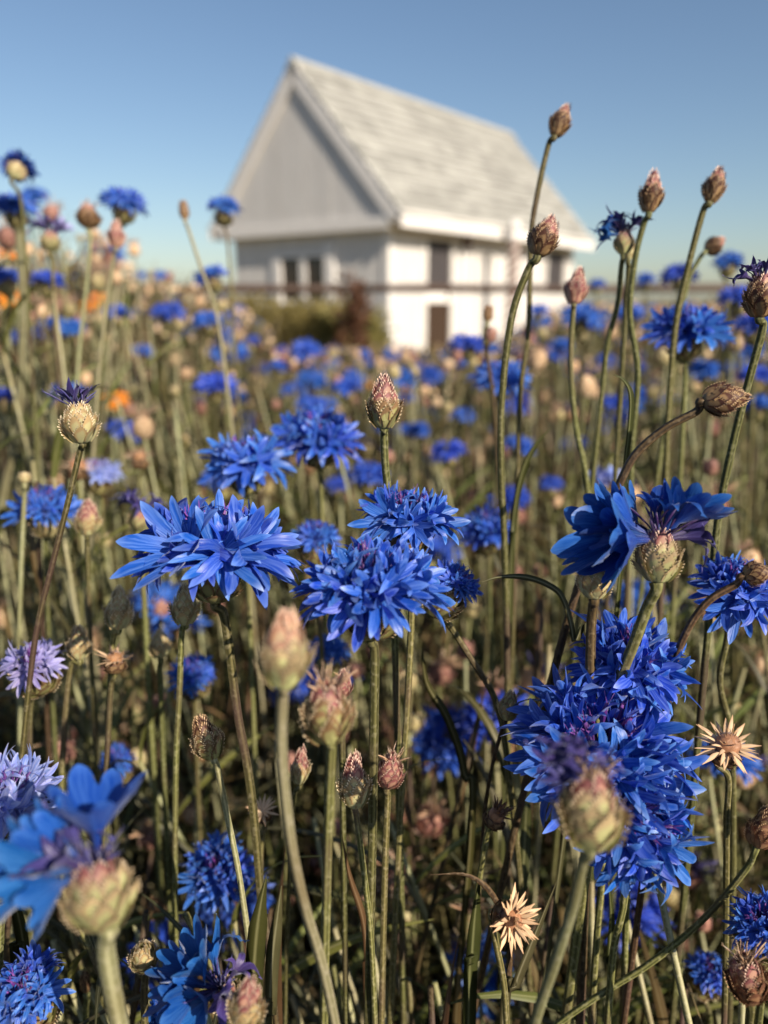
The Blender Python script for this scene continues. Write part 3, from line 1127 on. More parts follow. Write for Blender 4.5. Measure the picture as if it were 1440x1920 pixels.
def bloom(px, py, width, d, axis, stem, label, petal='petal', group='blue cornflowers in bloom at the front', leaves=2, n_out=12, n_mid=8,
          arc=None, disc='disc', stem_mat_='stem', droop=0.0, cup=('br_green', 'br_brown'), detail=None, cat='cornflower', rad=0.00125, cup_r=0.0058, th_out=(52, 80), keep=None):
    rg = random.Random(int(px * 7 + py * 13))
    D = width * d / F_PX
    L = D / 2 / 1.24
    ax = cdir(axis)
    top = at(px, py, d) - ax * (L * 0.22)
    HERO_POS.append((px, py, d, width))
    Hh = cup_r * 2.3
    bot = top - ax * Hh
    P = stem_path(bot, ax, stem, bot.y)
    thing, base = new_thing('cornflower', P, label, cat, group)
    full = (width >= 85) if detail is None else detail
    make_stem(thing, base, P, rad, M[stem_mat_], leaves, rg)
    add_cup(thing, base, top, ax, cup_r, Hh, 'open', cup, rg, full)
    HM = Matrix.Translation(top - base) @ frame(ax)
    if full:
        src = FLORET.get(petal)
        rg = random.Random(int(px * 7 + py * 13) + 3)
        for mm in ring_matrices(rg, n_out, n_mid, L, droop, arc, th_out):
            link('floret', rg.choice(src), thing, HM @ mm)
        link('inner_florets', rg.choice(DISC[disc]), thing, HM @ Matrix.Diagonal((L * 0.95, L * 0.95, L * 0.95, 1)))
    else:
        link('bloom', rg.choice(BLOOM['petal_lav' if petal == 'petal_lav' else 'petal_far']), thing, HM @ Matrix.Rotation(rg.uniform(0, 6), 4, 'Z') @ Matrix.Diagonal((L, L, L, 1)))
    return thing


def bud(px, py, w, h, d, axis, stem, label, mats=('br_green', 'br_pink'), tuft=None, group='cornflower buds at the front', leaves=1, shape='bud',
        stem_mat_='stem', rad=0.0012, name='cornflower_bud', cat='flower bud', detail=None, tuft_len=0.5):
    rg = random.Random(int(px * 5 + py * 17))
    Rr, Hh = w * d / F_PX / 2 * 0.80, h * d / F_PX * 0.90
    ax = cdir(axis)
    c = at(px, py, d)
    top = c + ax * Hh / 2
    bot = c - ax * Hh / 2
    HERO_POS.append((px, py, d, w))
    P = stem_path(bot, ax, stem, bot.y)
    thing, base = new_thing(name, P, label, cat, group)
    make_stem(thing, base, P, rad, M[stem_mat_], leaves, rg)
    full = (w >= 28) if detail is None else detail
    add_cup(thing, base, top, ax, Rr, Hh, shape, mats, rg, full)
    if tuft:
        L = Hh * tuft_len
        link('tuft', rg.choice(TUFT[tuft]), thing, Matrix.Translation(top - ax * Hh * 0.12 - base) @ frame(ax) @ Matrix.Diagonal((L * 1.1, L * 1.1, L * 1.5, 1)))
    return thing


Vl, Fl = lathe([(0.30, -0.10), (0.36, 0.06), (0.35, 0.24), (0.26, 0.38), (0.10, 0.44), (0.0, 0.45)], 14)
SDISC = mesh('seed_disc', Vl, Fl, M['chaff'], [(0.3 + 0.5 * (i % 2), (i % 7) / 7, (i * 5 % 11) / 11, 1) for i in range(len(Vl))])


def spent(px, py, w, d, axis, stem, label, mats='br_straw', center='chaff', group='spent straw-coloured flower heads', leaves=1, n=20, th=(55, 88), stem_mat_='stem'):
    """old head opened into a star of papery bracts round brown chaff"""
    rg = random.Random(int(px * 3 + py * 11))
    Rr = w * d / F_PX / 2
    ax = cdir(axis)
    c = at(px, py, d)
    HERO_POS.append((px, py, d, w))
    bot = c - ax * Rr * 0.55
    P = stem_path(bot, ax, stem, bot.y)
    thing, base = new_thing('spent_flower_head', P, label, 'dried flower', group)
    make_stem(thing, base, P, 0.0011, M[stem_mat_], leaves, rg)
    add_cup(thing, base, c + ax * Rr * 0.06, ax, Rr * 0.42, Rr * 0.6, 'open', ('br_dry', 'br_dry'), rg, False)
    HM = Matrix.Translation(c - base) @ frame(ax)
    for i in range(n):
        ph = 2 * math.pi * (i + rg.uniform(-.3, .3)) / n
        t = R(rg.uniform(*th))
        L = Rr * rg.uniform(0.8, 1.1)
        # bract runs along +Y: turn +Y to the outward direction
        d3 = Vector((math.sin(t) * math.cos(ph), math.sin(t) * math.sin(ph), math.cos(t)))
        et = Vector((-math.sin(ph), math.cos(ph), 0))
        nz = et.cross(d3) * -1
        Mb = Matrix(((et.x * L, d3.x * L, nz.x * L, 0), (et.y * L, d3.y * L, nz.y * L, 0), (et.z * L, d3.z * L, nz.z * L, 0), (0, 0, 0, 1)))
        link('bract', rg.choice(LONGB[mats]), thing, HM @ Mb)
    if center:
        link('seed_disc', SDISC, thing, HM @ Matrix.Diagonal((Rr, Rr, Rr, 1)))
        link('chaff', rg.choice(TUFT[center]), thing, HM @ Matrix.Diagonal((Rr * 0.62, Rr * 0.62, Rr * 0.95, 1)))
    return thing


def wilted(px, py, w, h, d, axis, stem, label, florets, tuft='disc_dark', tuft_len=1.0, mats=('br_soft', 'br_pink'), rad=0.0015, leaves=1, stem_mat_='stem', group='withering cornflowers at the front'):
    """fat pinkish cup with a few ageing florets; florets = (azimuth, angle from the axis, length in px, material, shrivelled)"""
    rg = random.Random(int(px * 9 + py * 5))
    Rr, Hh = w * d / F_PX / 2 * 0.76, h * d / F_PX * 0.9
    ax = cdir(axis)
    c = at(px, py, d)
    top, bot = c + ax * Hh / 2, c - ax * Hh / 2
    HERO_POS.append((px, py, d, w * 2))
    P = stem_path(bot, ax, stem, bot.y)
    thing, base = new_thing('withering_cornflower', P, label, 'cornflower', group)
    make_stem(thing, base, P, rad, M[stem_mat_], leaves, rg)
    add_cup(thing, base, top, ax, Rr, Hh, 'open', mats, rg, w > 28)
    HM = Matrix.Translation(top - ax * Hh * 0.06 - base) @ frame(ax)
    for (az, th, ln, mt, shr) in florets:
        L = ln * d / F_PX
        src = WILT[mt] if shr else FLORET[mt]
        Mx = Matrix.Rotation(R(az), 4, 'Z') @ Matrix.Translation((Rr * 0.25, 0, 0)) @ Matrix.Rotation(R(th), 4, 'Y') @ Matrix.Rotation(rg.uniform(-.4, .4), 4, 'Z') @ Matrix.Diagonal((L, L, L, 1))
        link('floret', rg.choice(src), thing, HM @ Mx)
    if tuft:
        L = Hh * tuft_len
        link('tuft', rg.choice(TUFT[tuft]), thing, HM @ Matrix.Diagonal((L, L, L * 1.1, 1)))
    return thing


# ------------------------------------------------------------------ the plants one can pick out, placed by the pixels of the photograph
bloom(405, 1018, 325, .222, (.05, 1, .16), [(418, 1150), (428, 1210), (445, 1340), (468, 1470), (485, 1640), (505, 1900)],
      'broad blue cornflower with wide ragged fans above a pale round pointed bud', rad=.0016, n_out=16, n_mid=11, leaves=1)
bloom(695, 1085, 300, .200, (0, 1, .34), [(702, 1230), (700, 1400), (697, 1600), (690, 1900)],
      'large deep blue cornflower in front of a smaller bloom, below the upright pink-tipped bud', rad=.0015, n_out=16, n_mid=11, leaves=0)
bloom(768, 962, 205, .228, (.1, 1, .5), [(772, 1100), (765, 1300), (752, 1500)],
      'blue cornflower with purple centre directly under the upright pink-tipped bud', n_out=11)
bloom(858, 1085, 110, .245, (.55, .8, .3), [(825, 1150), (880, 1230), (935, 1330), (960, 1500)],
      'small blue cornflower half hidden behind the large deep blue one, on a slanting stem', n_out=13, n_mid=8)
bloom(1185, 1235, 258, .226, (.1, .9, .6), [(1182, 1330), (1180, 1500), (1175, 1700)],
      'blue cornflower with magenta centre behind the thick brown stem of a withering one', n_out=13, leaves=1)
bloom(1128, 1395, 375, .214, (-.05, .75, .7), [(1130, 1600), (1120, 1750), (1110, 1900)],
      'big blue cornflower behind the pink withered head, touching the magenta-centred bloom above', n_out=16, n_mid=11, leaves=1)
bloom(1195, 1540, 275, .206, (.25, .35, .9), [(1170, 1660), (1150, 1780), (1140, 1900)],
      'blue cornflower turned outward just below the big bloom, beside the pink withered head', n_out=13, n_mid=8, leaves=1)
bloom(1388, 1092, 180, .24, (0, .75, .65), [(1365, 1190), (1350, 1280), (1372, 1390), (1375, 1600)],
      'blue cornflower with a brown bud on a bent stem crossing in front of it', leaves=2)
bloom(22, 1480, 185, .205, (.35, .8, .45), [(10, 1600), (0, 1750)], 'pale lilac-blue cornflower with white-veined fans behind a withering bloom', petal='petal_pale', leaves=1)
bloom(8, 1600, 140, .215, (.2, .9, .4), [(0, 1700), (-10, 1850)], 'blue cornflower with pale edges under the lilac-blue one', petal='petal', leaves=1)
bloom(42, 1855, 165, .205, (0, 1, .6), [(40, 1950), (45, 2050)], 'low deep blue cornflower with a dense spiky crown under the withering pink-cupped bloom', n_out=13, n_mid=10)
bloom(1428, 1725, 140, .212, (-.3, .8, .5), [(1430, 1850), (1420, 1950)], 'blue cornflower above a pinkish spent head', leaves=1)
bloom(458, 857, 172, .33, (0, 1, .35), [(462, 920), (465, 1060), (470, 1200)], 'flat-topped blue cornflower behind the broad ragged one', n_out=12)
bloom(597, 812, 178, .36, (.05, 1, .4), [(600, 880), (605, 1000)], 'blue cornflower standing behind the upright pink-tipped bud and the flat-topped bloom', n_out=12)
bloom(232, 374, 94, .52, (.1, 1, .25), [(222, 430), (205, 560), (190, 700), (180, 900)], 'tall blue cornflower against the sky with a bud on a neighbouring stem below it', detail=True)
bloom(418, 384, 76, .60, (0, 1, .3), [(425, 440), (432, 520), (440, 640)], 'tall blue cornflower whose head stands against the cottage gable', detail=True, n_out=9, n_mid=5)
bloom(393, 514, 68, .66, (-.35, 1, .35), [(405, 560), (420, 700)], 'blue cornflower below the one that stands against the gable', detail=True, n_out=8, n_mid=4)
bloom(28, 382, 84, .52, (0, 1, .25), [(36, 440), (44, 600), (32, 820), (12, 900)], 'tall dark blue cornflower on a thick pale stem above the orange flowers', detail=True, rad=.0034, stem_mat_='stem_pale')
bloom(36, 308, 72, .48, (.05, .8, -.45), [(40, 380), (50, 520), (60, 700)], 'blue cornflower seen from behind, the highest of all', detail=True, cup=('br_pale', 'br_pale'), cup_r=.0045)
bloom(1288, 607, 172, .35, (0, 1, .45), [(1285, 680), (1280, 800)], 'broad blue cornflower behind two tall bare bud stems', n_out=12)
bloom(1368, 489, 64, .7, (.2, 1, .1), [(1365, 540), (1360, 640)], 'small blue cornflower above the far field line next to a tilted brown bud', n_out=8, n_mid=4)
bloom(1275, 512, 80, .72, (0, 1, .1), [(1272, 560), (1268, 640)], 'small flat blue cornflower just under the tilted brown bud', n_out=8, n_mid=4)
bloom(938, 703, 112, .48, (0, 1, .3), [(935, 760), (930, 850)], 'blue cornflower crossed by the tall curved stem of a brown bud')
bloom(912, 986, 118, .40, (0, 1, .3), [(915, 1040), (920, 1150)], 'blue cornflower in the shade behind the purple-centred bloom')
bloom(82, 946, 138, .36, (0, 1, .4), [(85, 1010), (90, 1150)], 'blue cornflower behind the long bare stem of the violet-tufted head', cup=('br_pale', 'br_pink'))
bloom(362, 1258, 98, .36, (.1, 1, .6), [(365, 1330), (370, 1450)], 'shaded blue cornflower below the pale round bud')
bloom(615, 1215, 84, .36, (0, 1, .4), [(617, 1270), (620, 1400)], 'shaded blue cornflower between the large bud and the deep blue bloom')
bloom(405, 1628, 140, .30, (0, .7, .8), [(405, 1720), (400, 1850)], 'dark shaded blue cornflower low among the stems')
bloom(218, 1420, 76, .38, (.1, 1, .4), [(222, 1480), (225, 1600)], 'small shaded blue cornflower deep between stems behind a blurred bloom', detail=True)
bloom(592, 1000, 95, .33, (0, 1, .4), [(595, 1060), (600, 1150)], 'blue cornflower just behind the broad ragged one at its edge')
bloom(1130, 893, 74, .46, (-.2, 1, .3), [(1125, 940), (1120, 1050)], 'pale blue cornflower behind the ageing teal-blue bloom', petal='petal_pale', detail=True, n_out=8, n_mid=4)
bloom(188, 880, 84, .44, (.3, 1, .4), [(190, 930), (195, 1050)], 'pale blue cornflower beside a flat straw-coloured head', petal='petal_pale', detail=True, n_out=9, n_mid=5)
bloom(1330, 1815, 84, .30, (0, .8, .6), [(1330, 1900), (1330, 2000)], 'dark blue cornflower low in the shade near a diagonal stem', detail=True, n_out=9, n_mid=5)
bloom(320, 1892, 96, .24, (0, .8, .6), [(320, 1960), (322, 2050)], 'dark violet-blue cornflower low under the ragged fading bloom', petal='petal_teal')
bloom(60, 1238, 125, .27, (.1, .8, .6), [(58, 1320), (55, 1450)], 'faded lavender cornflower with a violet centre behind a bent stem', petal='petal_lav', n_out=9, n_mid=4)

MID = 'mid-field blue cornflowers in bloom'
MIDL = 'blue cornflower in bloom standing clear in the middle of the flower field'
for (px, py, w, d) in [(312, 581, 66, .75), (390, 600, 66, .78), (405, 720, 86, .62), (525, 686, 42, 1.1), (588, 757, 70, .72), (650, 722, 64, .8), (868, 776, 50, .9),
                       (838, 842, 74, .65), (1035, 903, 48, .7), (1152, 752, 52, .9), (1322, 690, 66, .75), (1090, 590, 80, .6), (880, 642, 78, .7), (1178, 588, 62, .8),
                       (215, 587, 60, .85), (95, 605, 50, .95), (130, 612, 60, .8), (12, 517, 64, .6), (92, 522, 68, .62), (420, 892, 90, .5), (690, 884, 84, .5),
                       (783, 802, 46, .9), (10, 742, 54, .6), (128, 732, 72, .6), (1412, 602, 80, .5), (1385, 553, 78, .6), (1418, 702, 70, .6), (1412, 756, 62, .6),
                       (975, 832, 62, .7), (632, 905, 48, .8), (265, 655, 44, 1.0), (1010, 580, 40, 1.0), (1210, 522, 40, 1.0), (1120, 530, 36, 1.1), (760, 745, 40, 1.1)]:
    bloom(px, py, w, d, (rng.uniform(-.2, .2), 1, rng.uniform(.1, .45)), [(px + rng.uniform(-8, 8), py + 90), (px + rng.uniform(-16, 16), py + 200)], MIDL, group=MID, detail=False, leaves=2)

# withering blooms
wilted(1234, 1050, 84, 96, .205, (.03, 1, .08), [(1214, 1140), (1192, 1200), (1163, 1275), (1140, 1360), (1120, 1480)],
       'ageing teal-blue cornflower with violet middle, drooping fans and fat pinkish-green cup',
       [(170, 62, 150, 'petal_teal', 0), (190, 80, 165, 'petal_teal', 0), (200, 92, 140, 'petal_teal', 0), (155, 78, 170, 'petal_teal', 0), (140, 60, 130, 'petal_teal', 0),
        (180, 104, 120, 'petal_teal', 0), (20, 38, 130, 'petal_teal', 0), (-10, 30, 120, 'petal_teal', 0), (90, 12, 130, 'petal_teal', 1), (-60, 14, 120, 'petal_teal', 1),
        (0, 80, 110, 'petal_dusk', 1), (10, 70, 120, 'petal_dusk', 1)], tuft='disc_dark', tuft_len=1.1, rad=.0018, stem_mat_='stem', leaves=0)
wilted(190, 1680, 132, 138, .147, (-.15, 1, .12), [(198, 1770), (208, 1840), (225, 1930), (240, 2050)],
       'withering cornflower with three limp blue fans over a fat pinkish-green cup',
       [(185, 78, 190, 'petal_teal', 0), (165, 48, 175, 'petal_teal', 0), (80, 10, 175, 'petal_teal', 0), (200, 98, 140, 'petal_teal', 0), (150, 30, 150, 'petal_dusk', 1), (230, 40, 140, 'petal_dusk', 1), (170, 66, 190, 'petal_teal', 0)],
       tuft='petal_dusk', tuft_len=.7, rad=.0020, leaves=0, stem_mat_='stem_pale')
wilted(1105, 1528, 126, 150, .152, (-.04, 1, .1), [(1093, 1620), (1075, 1700), (1040, 1810), (1000, 1930)],
       'withered cornflower with dusky violet shreds on a plump pink and green cup',
       [(180, 38, 120, 'petal_dusk', 1), (150, 25, 120, 'petal_dusk', 1), (210, 50, 95, 'petal_dusk', 1), (120, 15, 115, 'petal_dusk', 1), (20, 20, 80, 'petal_dusk', 1), (190, 60, 90, 'petal_dusk', 1)],
       tuft='tan_tuft', tuft_len=.55, rad=.0013, leaves=0, stem_mat_='stem_pale')
wilted(1426, 562, 62, 76, .22, (.0, 1, .1), [(1430, 615), (1402, 720), (1372, 840), (1345, 980), (1330, 1150)],
       'brown cornflower head with dark curled shreds on a long slanting stem',
       [(180, 62, 60, 'petal_dusk', 1), (200, 30, 60, 'petal_dusk', 1), (0, 30, 60, 'petal_dusk', 1), (90, 20, 60, 'petal_dusk', 1), (-90, 20, 60, 'petal_dusk', 1)], mats=('br_brown', 'br_pink'), tuft='petal_dusk', tuft_len=.6, rad=.0013, leaves=1)
wilted(150, 798, 66, 76, .224, (-.1, 1, .1), [(150, 845), (130, 930), (100, 1050), (75, 1150), (60, 1240)],
       'pale green head with a spiky dull violet tuft on a long bare stem', [(180, 20, 60, 'petal_dusk', 1), (0, 15, 60, 'petal_dusk', 1), (-90, 10, 55, 'petal_dusk', 1)], mats=('br_pale', 'br_pale'), tuft='petal_dusk', tuft_len=.85, rad=.0010, leaves=0)
wilted(1170, 458, 36, 44, .30, (.05, 1, .05), [(1165, 500), (1158, 570), (1140, 640), (1130, 720)],
       'tall withering cornflower with dark blue fans hanging to one side next to a brown bud',
       [(180, 65, 62, 'petal_teal', 1), (170, 40, 60, 'petal_teal', 1), (190, 95, 60, 'petal_teal', 1), (0, 30, 55, 'petal_dusk', 1), (200, 20, 60, 'petal_dusk', 1), (90, 45, 55, 'petal_dusk', 1)], tuft='disc_dark', tuft_len=1.0, rad=.0012)
wilted(425, 1868, 60, 70, .2, (-.3, .8, .4), [(440, 1930), (450, 2020)],
       'ragged fading blue and mauve cornflower lying low beside a pink-tipped bud',
       [(180, 50, 120, 'petal_teal', 0), (150, 30, 120, 'petal_teal', 0), (200, 72, 125, 'petal_teal', 0), (100, 45, 110, 'petal_teal', 1), (20, 60, 80, 'petal_dusk', 1), (-60, 60, 100, 'petal_dusk', 1), (240, 60, 90, 'petal_teal', 0)], tuft='petal_dusk')
wilted(262, 975, 40, 46, .34, (.2, 1, .2), [(265, 1020), (270, 1120)], 'dark violet shrivelled cornflower behind the broad ragged bloom',
       [(180, 50, 60, 'petal_dusk', 1), (150, 70, 60, 'petal_dusk', 1), (200, 30, 60, 'petal_dusk', 1), (20, 40, 55, 'petal_dusk', 1), (-80, 50, 50, 'petal_dusk', 1)], tuft='petal_dusk')
wilted(95, 455, 36, 36, .5, (.1, 1, .1), [(98, 500), (105, 620)], 'lavender fading cornflower against the sky above the orange flowers',
       [(180, 40, 45, 'petal_lav', 0), (90, 30, 45, 'petal_lav', 1), (0, 40, 45, 'petal_lav', 0), (-90, 30, 40, 'petal_dusk', 1)], tuft='petal_dusk')

# buds
bud(720, 768, 63, 82, .225, (0, 1, .1), [(720, 815), (722, 870), (727, 925), (735, 1060), (740, 1200)], 'upright scaly bud with a pink tip on a short thick stem above the blue blooms', ('br_green', 'br_pink'), 'tan_tuft', tuft_len=.3, rad=.0013, leaves=0)
bud(1018, 452, 56, 66, .25, (.35, 1, .05), [(990, 505), (958, 600), (940, 760), (940, 900), (946, 1030), (950, 1200)], 'brown bud on a tall stem that curves up before the cottage wall', ('br_brown', 'br_pink'), None, rad=.0014)
bud(1048, 234, 38, 52, .30, (.4, 1, 0), [(1028, 272), (1006, 370), (995, 450), (990, 620), (975, 740), (970, 900)], 'brown bud on the tallest stem, standing against the sky above the roof edge', ('br_brown', 'br_pink'), 'tan_tuft', tuft_len=.25, rad=.0013)
bud(1220, 372, 40, 62, .29, (.12, 1, 0), [(1207, 420), (1190, 490), (1181, 590), (1196, 700), (1185, 840), (1180, 1000)], 'brown bud against the sky, right beside the withering dark blue bloom', ('br_brown', 'br_pink'), None, rad=.0013)
bud(1337, 356, 38, 56, .29, (.3, 1, 0), [(1318, 396), (1290, 500), (1268, 600), (1256, 720), (1250, 830), (1245, 980)], 'brown bud on a long clean stem crossing the broad blue bloom', ('br_brown', 'br_pink'), None, rad=.0014)
bud(1080, 546, 40, 56, .30, (.15, 1, 0), [(1075, 582), (1070, 680), (1080, 800), (1100, 900), (1110, 1050)], 'pinkish bud on a straight stem before the end of the cottage wall', ('br_pink', 'br_pink'), 'tan_tuft', tuft_len=.25)
bud(1337, 462, 32, 36, .36, (.8, .6, 0), [(1310, 488), (1288, 535), (1270, 640)], 'small tilted brown bud above the small flat blue cornflower', ('br_brown', 'br_pink'), None)
bud(1350, 750, 60, 72, .22, (1, .12, .05), [(1306, 772), (1250, 802), (1192, 852), (1160, 912), (1115, 1010), (1060, 1180)], 'hairy brown bud lying sideways on a bent dark stem', ('br_brown', 'br_brown'), 'tan_tuft', tuft_len=.22, rad=.0014, stem_mat_='stem_dark', leaves=0)
bud(1116, 1092, 62, 72, .212, (.02, 1, .1), [(1112, 1140), (1108, 1185), (1106, 1300)], 'frayed pinkish bud under the ageing teal-blue bloom', ('br_pale', 'br_pink'), 'tan_tuft', tuft_len=.42, rad=.0016, stem_mat_='stem_dark', leaves=0)
bud(953, 1330, 40, 48, .24, (.2, 1, .1), [(940, 1372), (920, 1450), (906, 1550), (895, 1750)], 'small pale green bud alone on a thin dark stem', ('br_pale', 'br_green'), None, rad=.0007, stem_mat_='stem_dark')
bud(664, 1480, 57, 82, .216, (-.03, 1, .12), [(668, 1530), (680, 1620), (695, 1750), (702, 1900)], 'green bud with magenta scales at its tip, beside a pale frayed one', ('br_pale', 'br_pink'), None, rad=.0010)
bud(730, 1452, 54, 60, .232, (.15, 1, .2), [(726, 1500), (722, 1600), (718, 1750)], 'pale pink frayed bud touching the magenta-tipped green one', ('br_pink', 'br_pink'), 'tan_tuft', tuft_len=.7)
bud(563, 1447, 33, 54, .26, (.05, 1, .1), [(552, 1490), (546, 1560), (540, 1700)], 'slim pink-tipped bud between two thick blurred stems', ('br_pale', 'br_pink'), None, rad=.0009)
bud(390, 1393, 58, 72, .217, (-.3, 1, .15), [(408, 1442), (428, 1540), (448, 1640), (470, 1800), (480, 1950)], 'bristly brown and green bud leaning off a pale stem', ('br_green', 'br_brown'), None, rad=.0010, stem_mat_='stem_pale')
bud(347, 1144, 50, 64, .25, (0, 1, .1), [(341, 1182), (336, 1300), (330, 1420), (328, 1600)], 'pale round bud with a pointed tip under the broad ragged bloom', ('br_pale', 'br_pale'), 'tan_tuft', tuft_len=.25, rad=.0011)
bud(222, 1152, 46, 66, .27, (.05, 1, .1), [(212, 1195), (202, 1350), (198, 1550)], 'pale plump bud, taller of two standing close together', ('br_pale', 'br_pale'), None, rad=.0012)
bud(148, 1214, 40, 52, .28, (0, 1, .1), [(132, 1252), (118, 1400), (115, 1560)], 'pale green bud, lower of two standing close together', ('br_pale', 'br_green'), None)
bud(300, 1214, 36, 46, .3, (0, 1, .1), [(300, 1260), (305, 1400)], 'small cream bud among stems below the pale round one', ('br_pale', 'br_pale'), None)
bud(535, 1238, 97, 124, .147, (.05, 1, .1), [(530, 1302), (528, 1420), (546, 1580), (572, 1700), (602, 1800), (630, 1930)], 'large smooth green and pink bud on a thick curving stem, close before the others', ('br_soft', 'br_blush'), None, rad=.0013, stem_mat_='stem_pale', leaves=0)
bud(616, 1345, 88, 112, .168, (-.08, 1, .1), [(622, 1405), (616, 1550), (612, 1700), (608, 1900)], 'fat pink head with a frayed peach tuft next to the large smooth bud', ('br_green', 'br_pink'), 'tan_tuft', tuft_len=.62, rad=.0012, leaves=1, shape='open')
bud(270, 1796, 52, 58, .21, (.05, .8, .5), [(270, 1850), (272, 1950)], 'round pale green bristly young bud low in the dark', ('br_pale', 'br_pale'), None)
bud(46, 896, 24, 26, .34, (0, 1, 0), [(46, 930), (40, 1050), (36, 1200)], 'tiny cream bud on a straight thick pale stem', ('br_pale', 'br_pale'), None, stem_mat_='stem_pale')
bud(345, 394, 20, 42, .48, (-.1, 1, 0), [(353, 430), (376, 500), (406, 590), (425, 720)], 'slim brown bud against the sky on a slanting stem near the cottage', ('br_brown', 'br_pink'), None, stem_mat_='stem_pale')
bud(218, 446, 28, 42, .46, (0, 1, 0), [(213, 482), (200, 570), (185, 700)], 'pinkish bud just below the tall blue cornflower against the sky', ('br_pink', 'br_pink'), None, stem_mat_='stem_pale')
bud(1414, 1076, 46, 44, .212, (1, .25, .1), [(1380, 1096), (1330, 1126), (1290, 1180), (1262, 1260), (1240, 1400)], 'brown bud on a bent stem in front of a blue cornflower', ('br_brown', 'br_brown'), None, stem_mat_='stem_dark')
bud(915, 588, 22, 36, .42, (.1, 1, 0), [(908, 630), (920, 720), (928, 830)], 'small brown bud, upper of a pair before the cottage wall', ('br_brown', 'br_brown'), None)
bud(920, 628, 24, 32, .40, (.3, 1, 0), [(912, 665), (924, 740), (932, 850)], 'small pinkish bud, lower of a pair before the cottage wall', ('br_pink', 'br_brown'), None, stem_mat_='stem_dark')
bud(160, 1842, 20, 50, .28, (0, 1, .2), [(160, 1900), (162, 1980)], 'slender pink bud in the dark beside the thick stem of the withering bloom', ('br_brown', 'br_pink'), None)
bud(1402, 1842, 72, 92, .2, (-.2, 1, .2), [(1405, 1930), (1405, 2030)], 'pinkish spent head with pale frayed tip under a blue bloom', ('br_dry', 'br_pink'), 'tan_tuft', tuft_len=.6, shape='open')
bud(462, 1895, 62, 84, .172, (.1, 1, .15), [(470, 1960), (475, 2050)], 'pink-tipped bud low beside the ragged fading bloom', ('br_pale', 'br_pink'), None)
bud(1428, 1562, 52, 64, .222, (.3, 1, .1), [(1402, 1625), (1350, 1690), (1290, 1750), (1210, 1812), (1120, 1868), (1035, 1930), (985, 2000)], 'dark brown head at the end of a long diagonal stem', ('br_dry', 'br_brown'), None, stem_mat_='stem', rad=.0011, leaves=2)
bud(164, 980, 46, 56, .32, (.1, 1, .2), [(164, 1025), (168, 1150)], 'rosy plump bud beside the blue bloom behind the bare stem', ('br_pale', 'br_pink'), None)
bud(640, 1290, 40, 48, .24, (.1, 1, .1), [(640, 1330), (642, 1450)], 'small peach bud behind the fat pink head', ('br_pink', 'br_pink'), 'tan_tuft')
bud(165, 410, 46, 40, .48, (.05, 1, .1), [(170, 445), (164, 520), (150, 640)], 'tan fuzzy head against the sky between the tall blue blooms', ('br_brown', 'br_pink'), 'tan_tuft', tuft_len=.6, stem_mat_='stem_pale')
bud(1180, 470, 26, 40, .31, (.1, 1, 0), [(1178, 510), (1172, 600)], 'small green bud tucked under a brown one against the sky', ('br_pale', 'br_green'), None)

# spent, star-shaped heads
spent(1362, 1402, 128, .222, (.12, .85, .5), [(1366, 1460), (1363, 1540), (1362, 1680), (1360, 1850)], 'straw-coloured star of dry bracts with a brown middle on a straight stem', n=32, th=(60, 108))
spent(955, 1722, 120, .217, (.55, .25, .8), [(930, 1770), (945, 1850), (950, 1950)], 'cream papery spent head low among the leaves, tilted sideways', n=44, th=(22, 88))
spent(492, 1522, 70, .26, (-.1, .8, .55), [(490, 1580), (488, 1700)], 'small cream star-shaped spent head behind a dark stem', center=None)
spent(215, 1240, 84, .27, (.1, 1, .25), [(208, 1290), (202, 1400), (195, 1550)], 'pale spent head with upturned dry bracts below the two pale buds', th=(45, 85))
spent(930, 1532, 84, .232, (.3, .8, .3), [(908, 1595), (892, 1700), (882, 1850)], 'dark brown dried head beside the big blue bloom', mats='br_dry', th=(10, 60), n=26)
spent(145, 878, 84, .40, (.1, 1, .2), [(148, 930), (150, 1050)], 'flat straw-coloured head behind the long bare stem', mats='br_straw', th=(70, 95))
spent(262, 862, 70, .45, (-.1, 1, .2), [(262, 900), (265, 1000)], 'flat tan spent head beside the pale blue bloom', mats='br_straw', th=(60, 90))


# orange flowers
def petal_strip(k):
    V, Fc, D = [], [], []
    for i in range(5):
        t = i / 4
        w = 0.11 * math.sin((0.25 + 0.7 * t) * math.pi) + 0.02
        for c in (-1, 0, 1):
            V.append((0.18 + t * 0.82, c * w, -0.05 * abs(c) + 0.10 * t * (1 - t)))
            D.append((0.2 + 0.8 * t, 0.5 + 0.5 * c, k, 1))
    for i in range(4):
        q = i * 3
        Fc += [(q, q + 3, q + 4, q + 1), (q + 1, q + 4, q + 5, q + 2)]
    return mesh('petal', V, Fc, M['orange'], D)


OPET = [petal_strip(k) for k in (0.2, 0.5, 0.8)]
Vl, Fl = lathe([(0.0, -0.06), (0.2, -0.05), (0.26, 0.02), (0.2, 0.09), (0.0, 0.11)], 12)
ODISC = mesh('disc', Vl, Fl, M['br_dry'], [(0.1, 0.4, 0.5, 1)] * len(Vl))


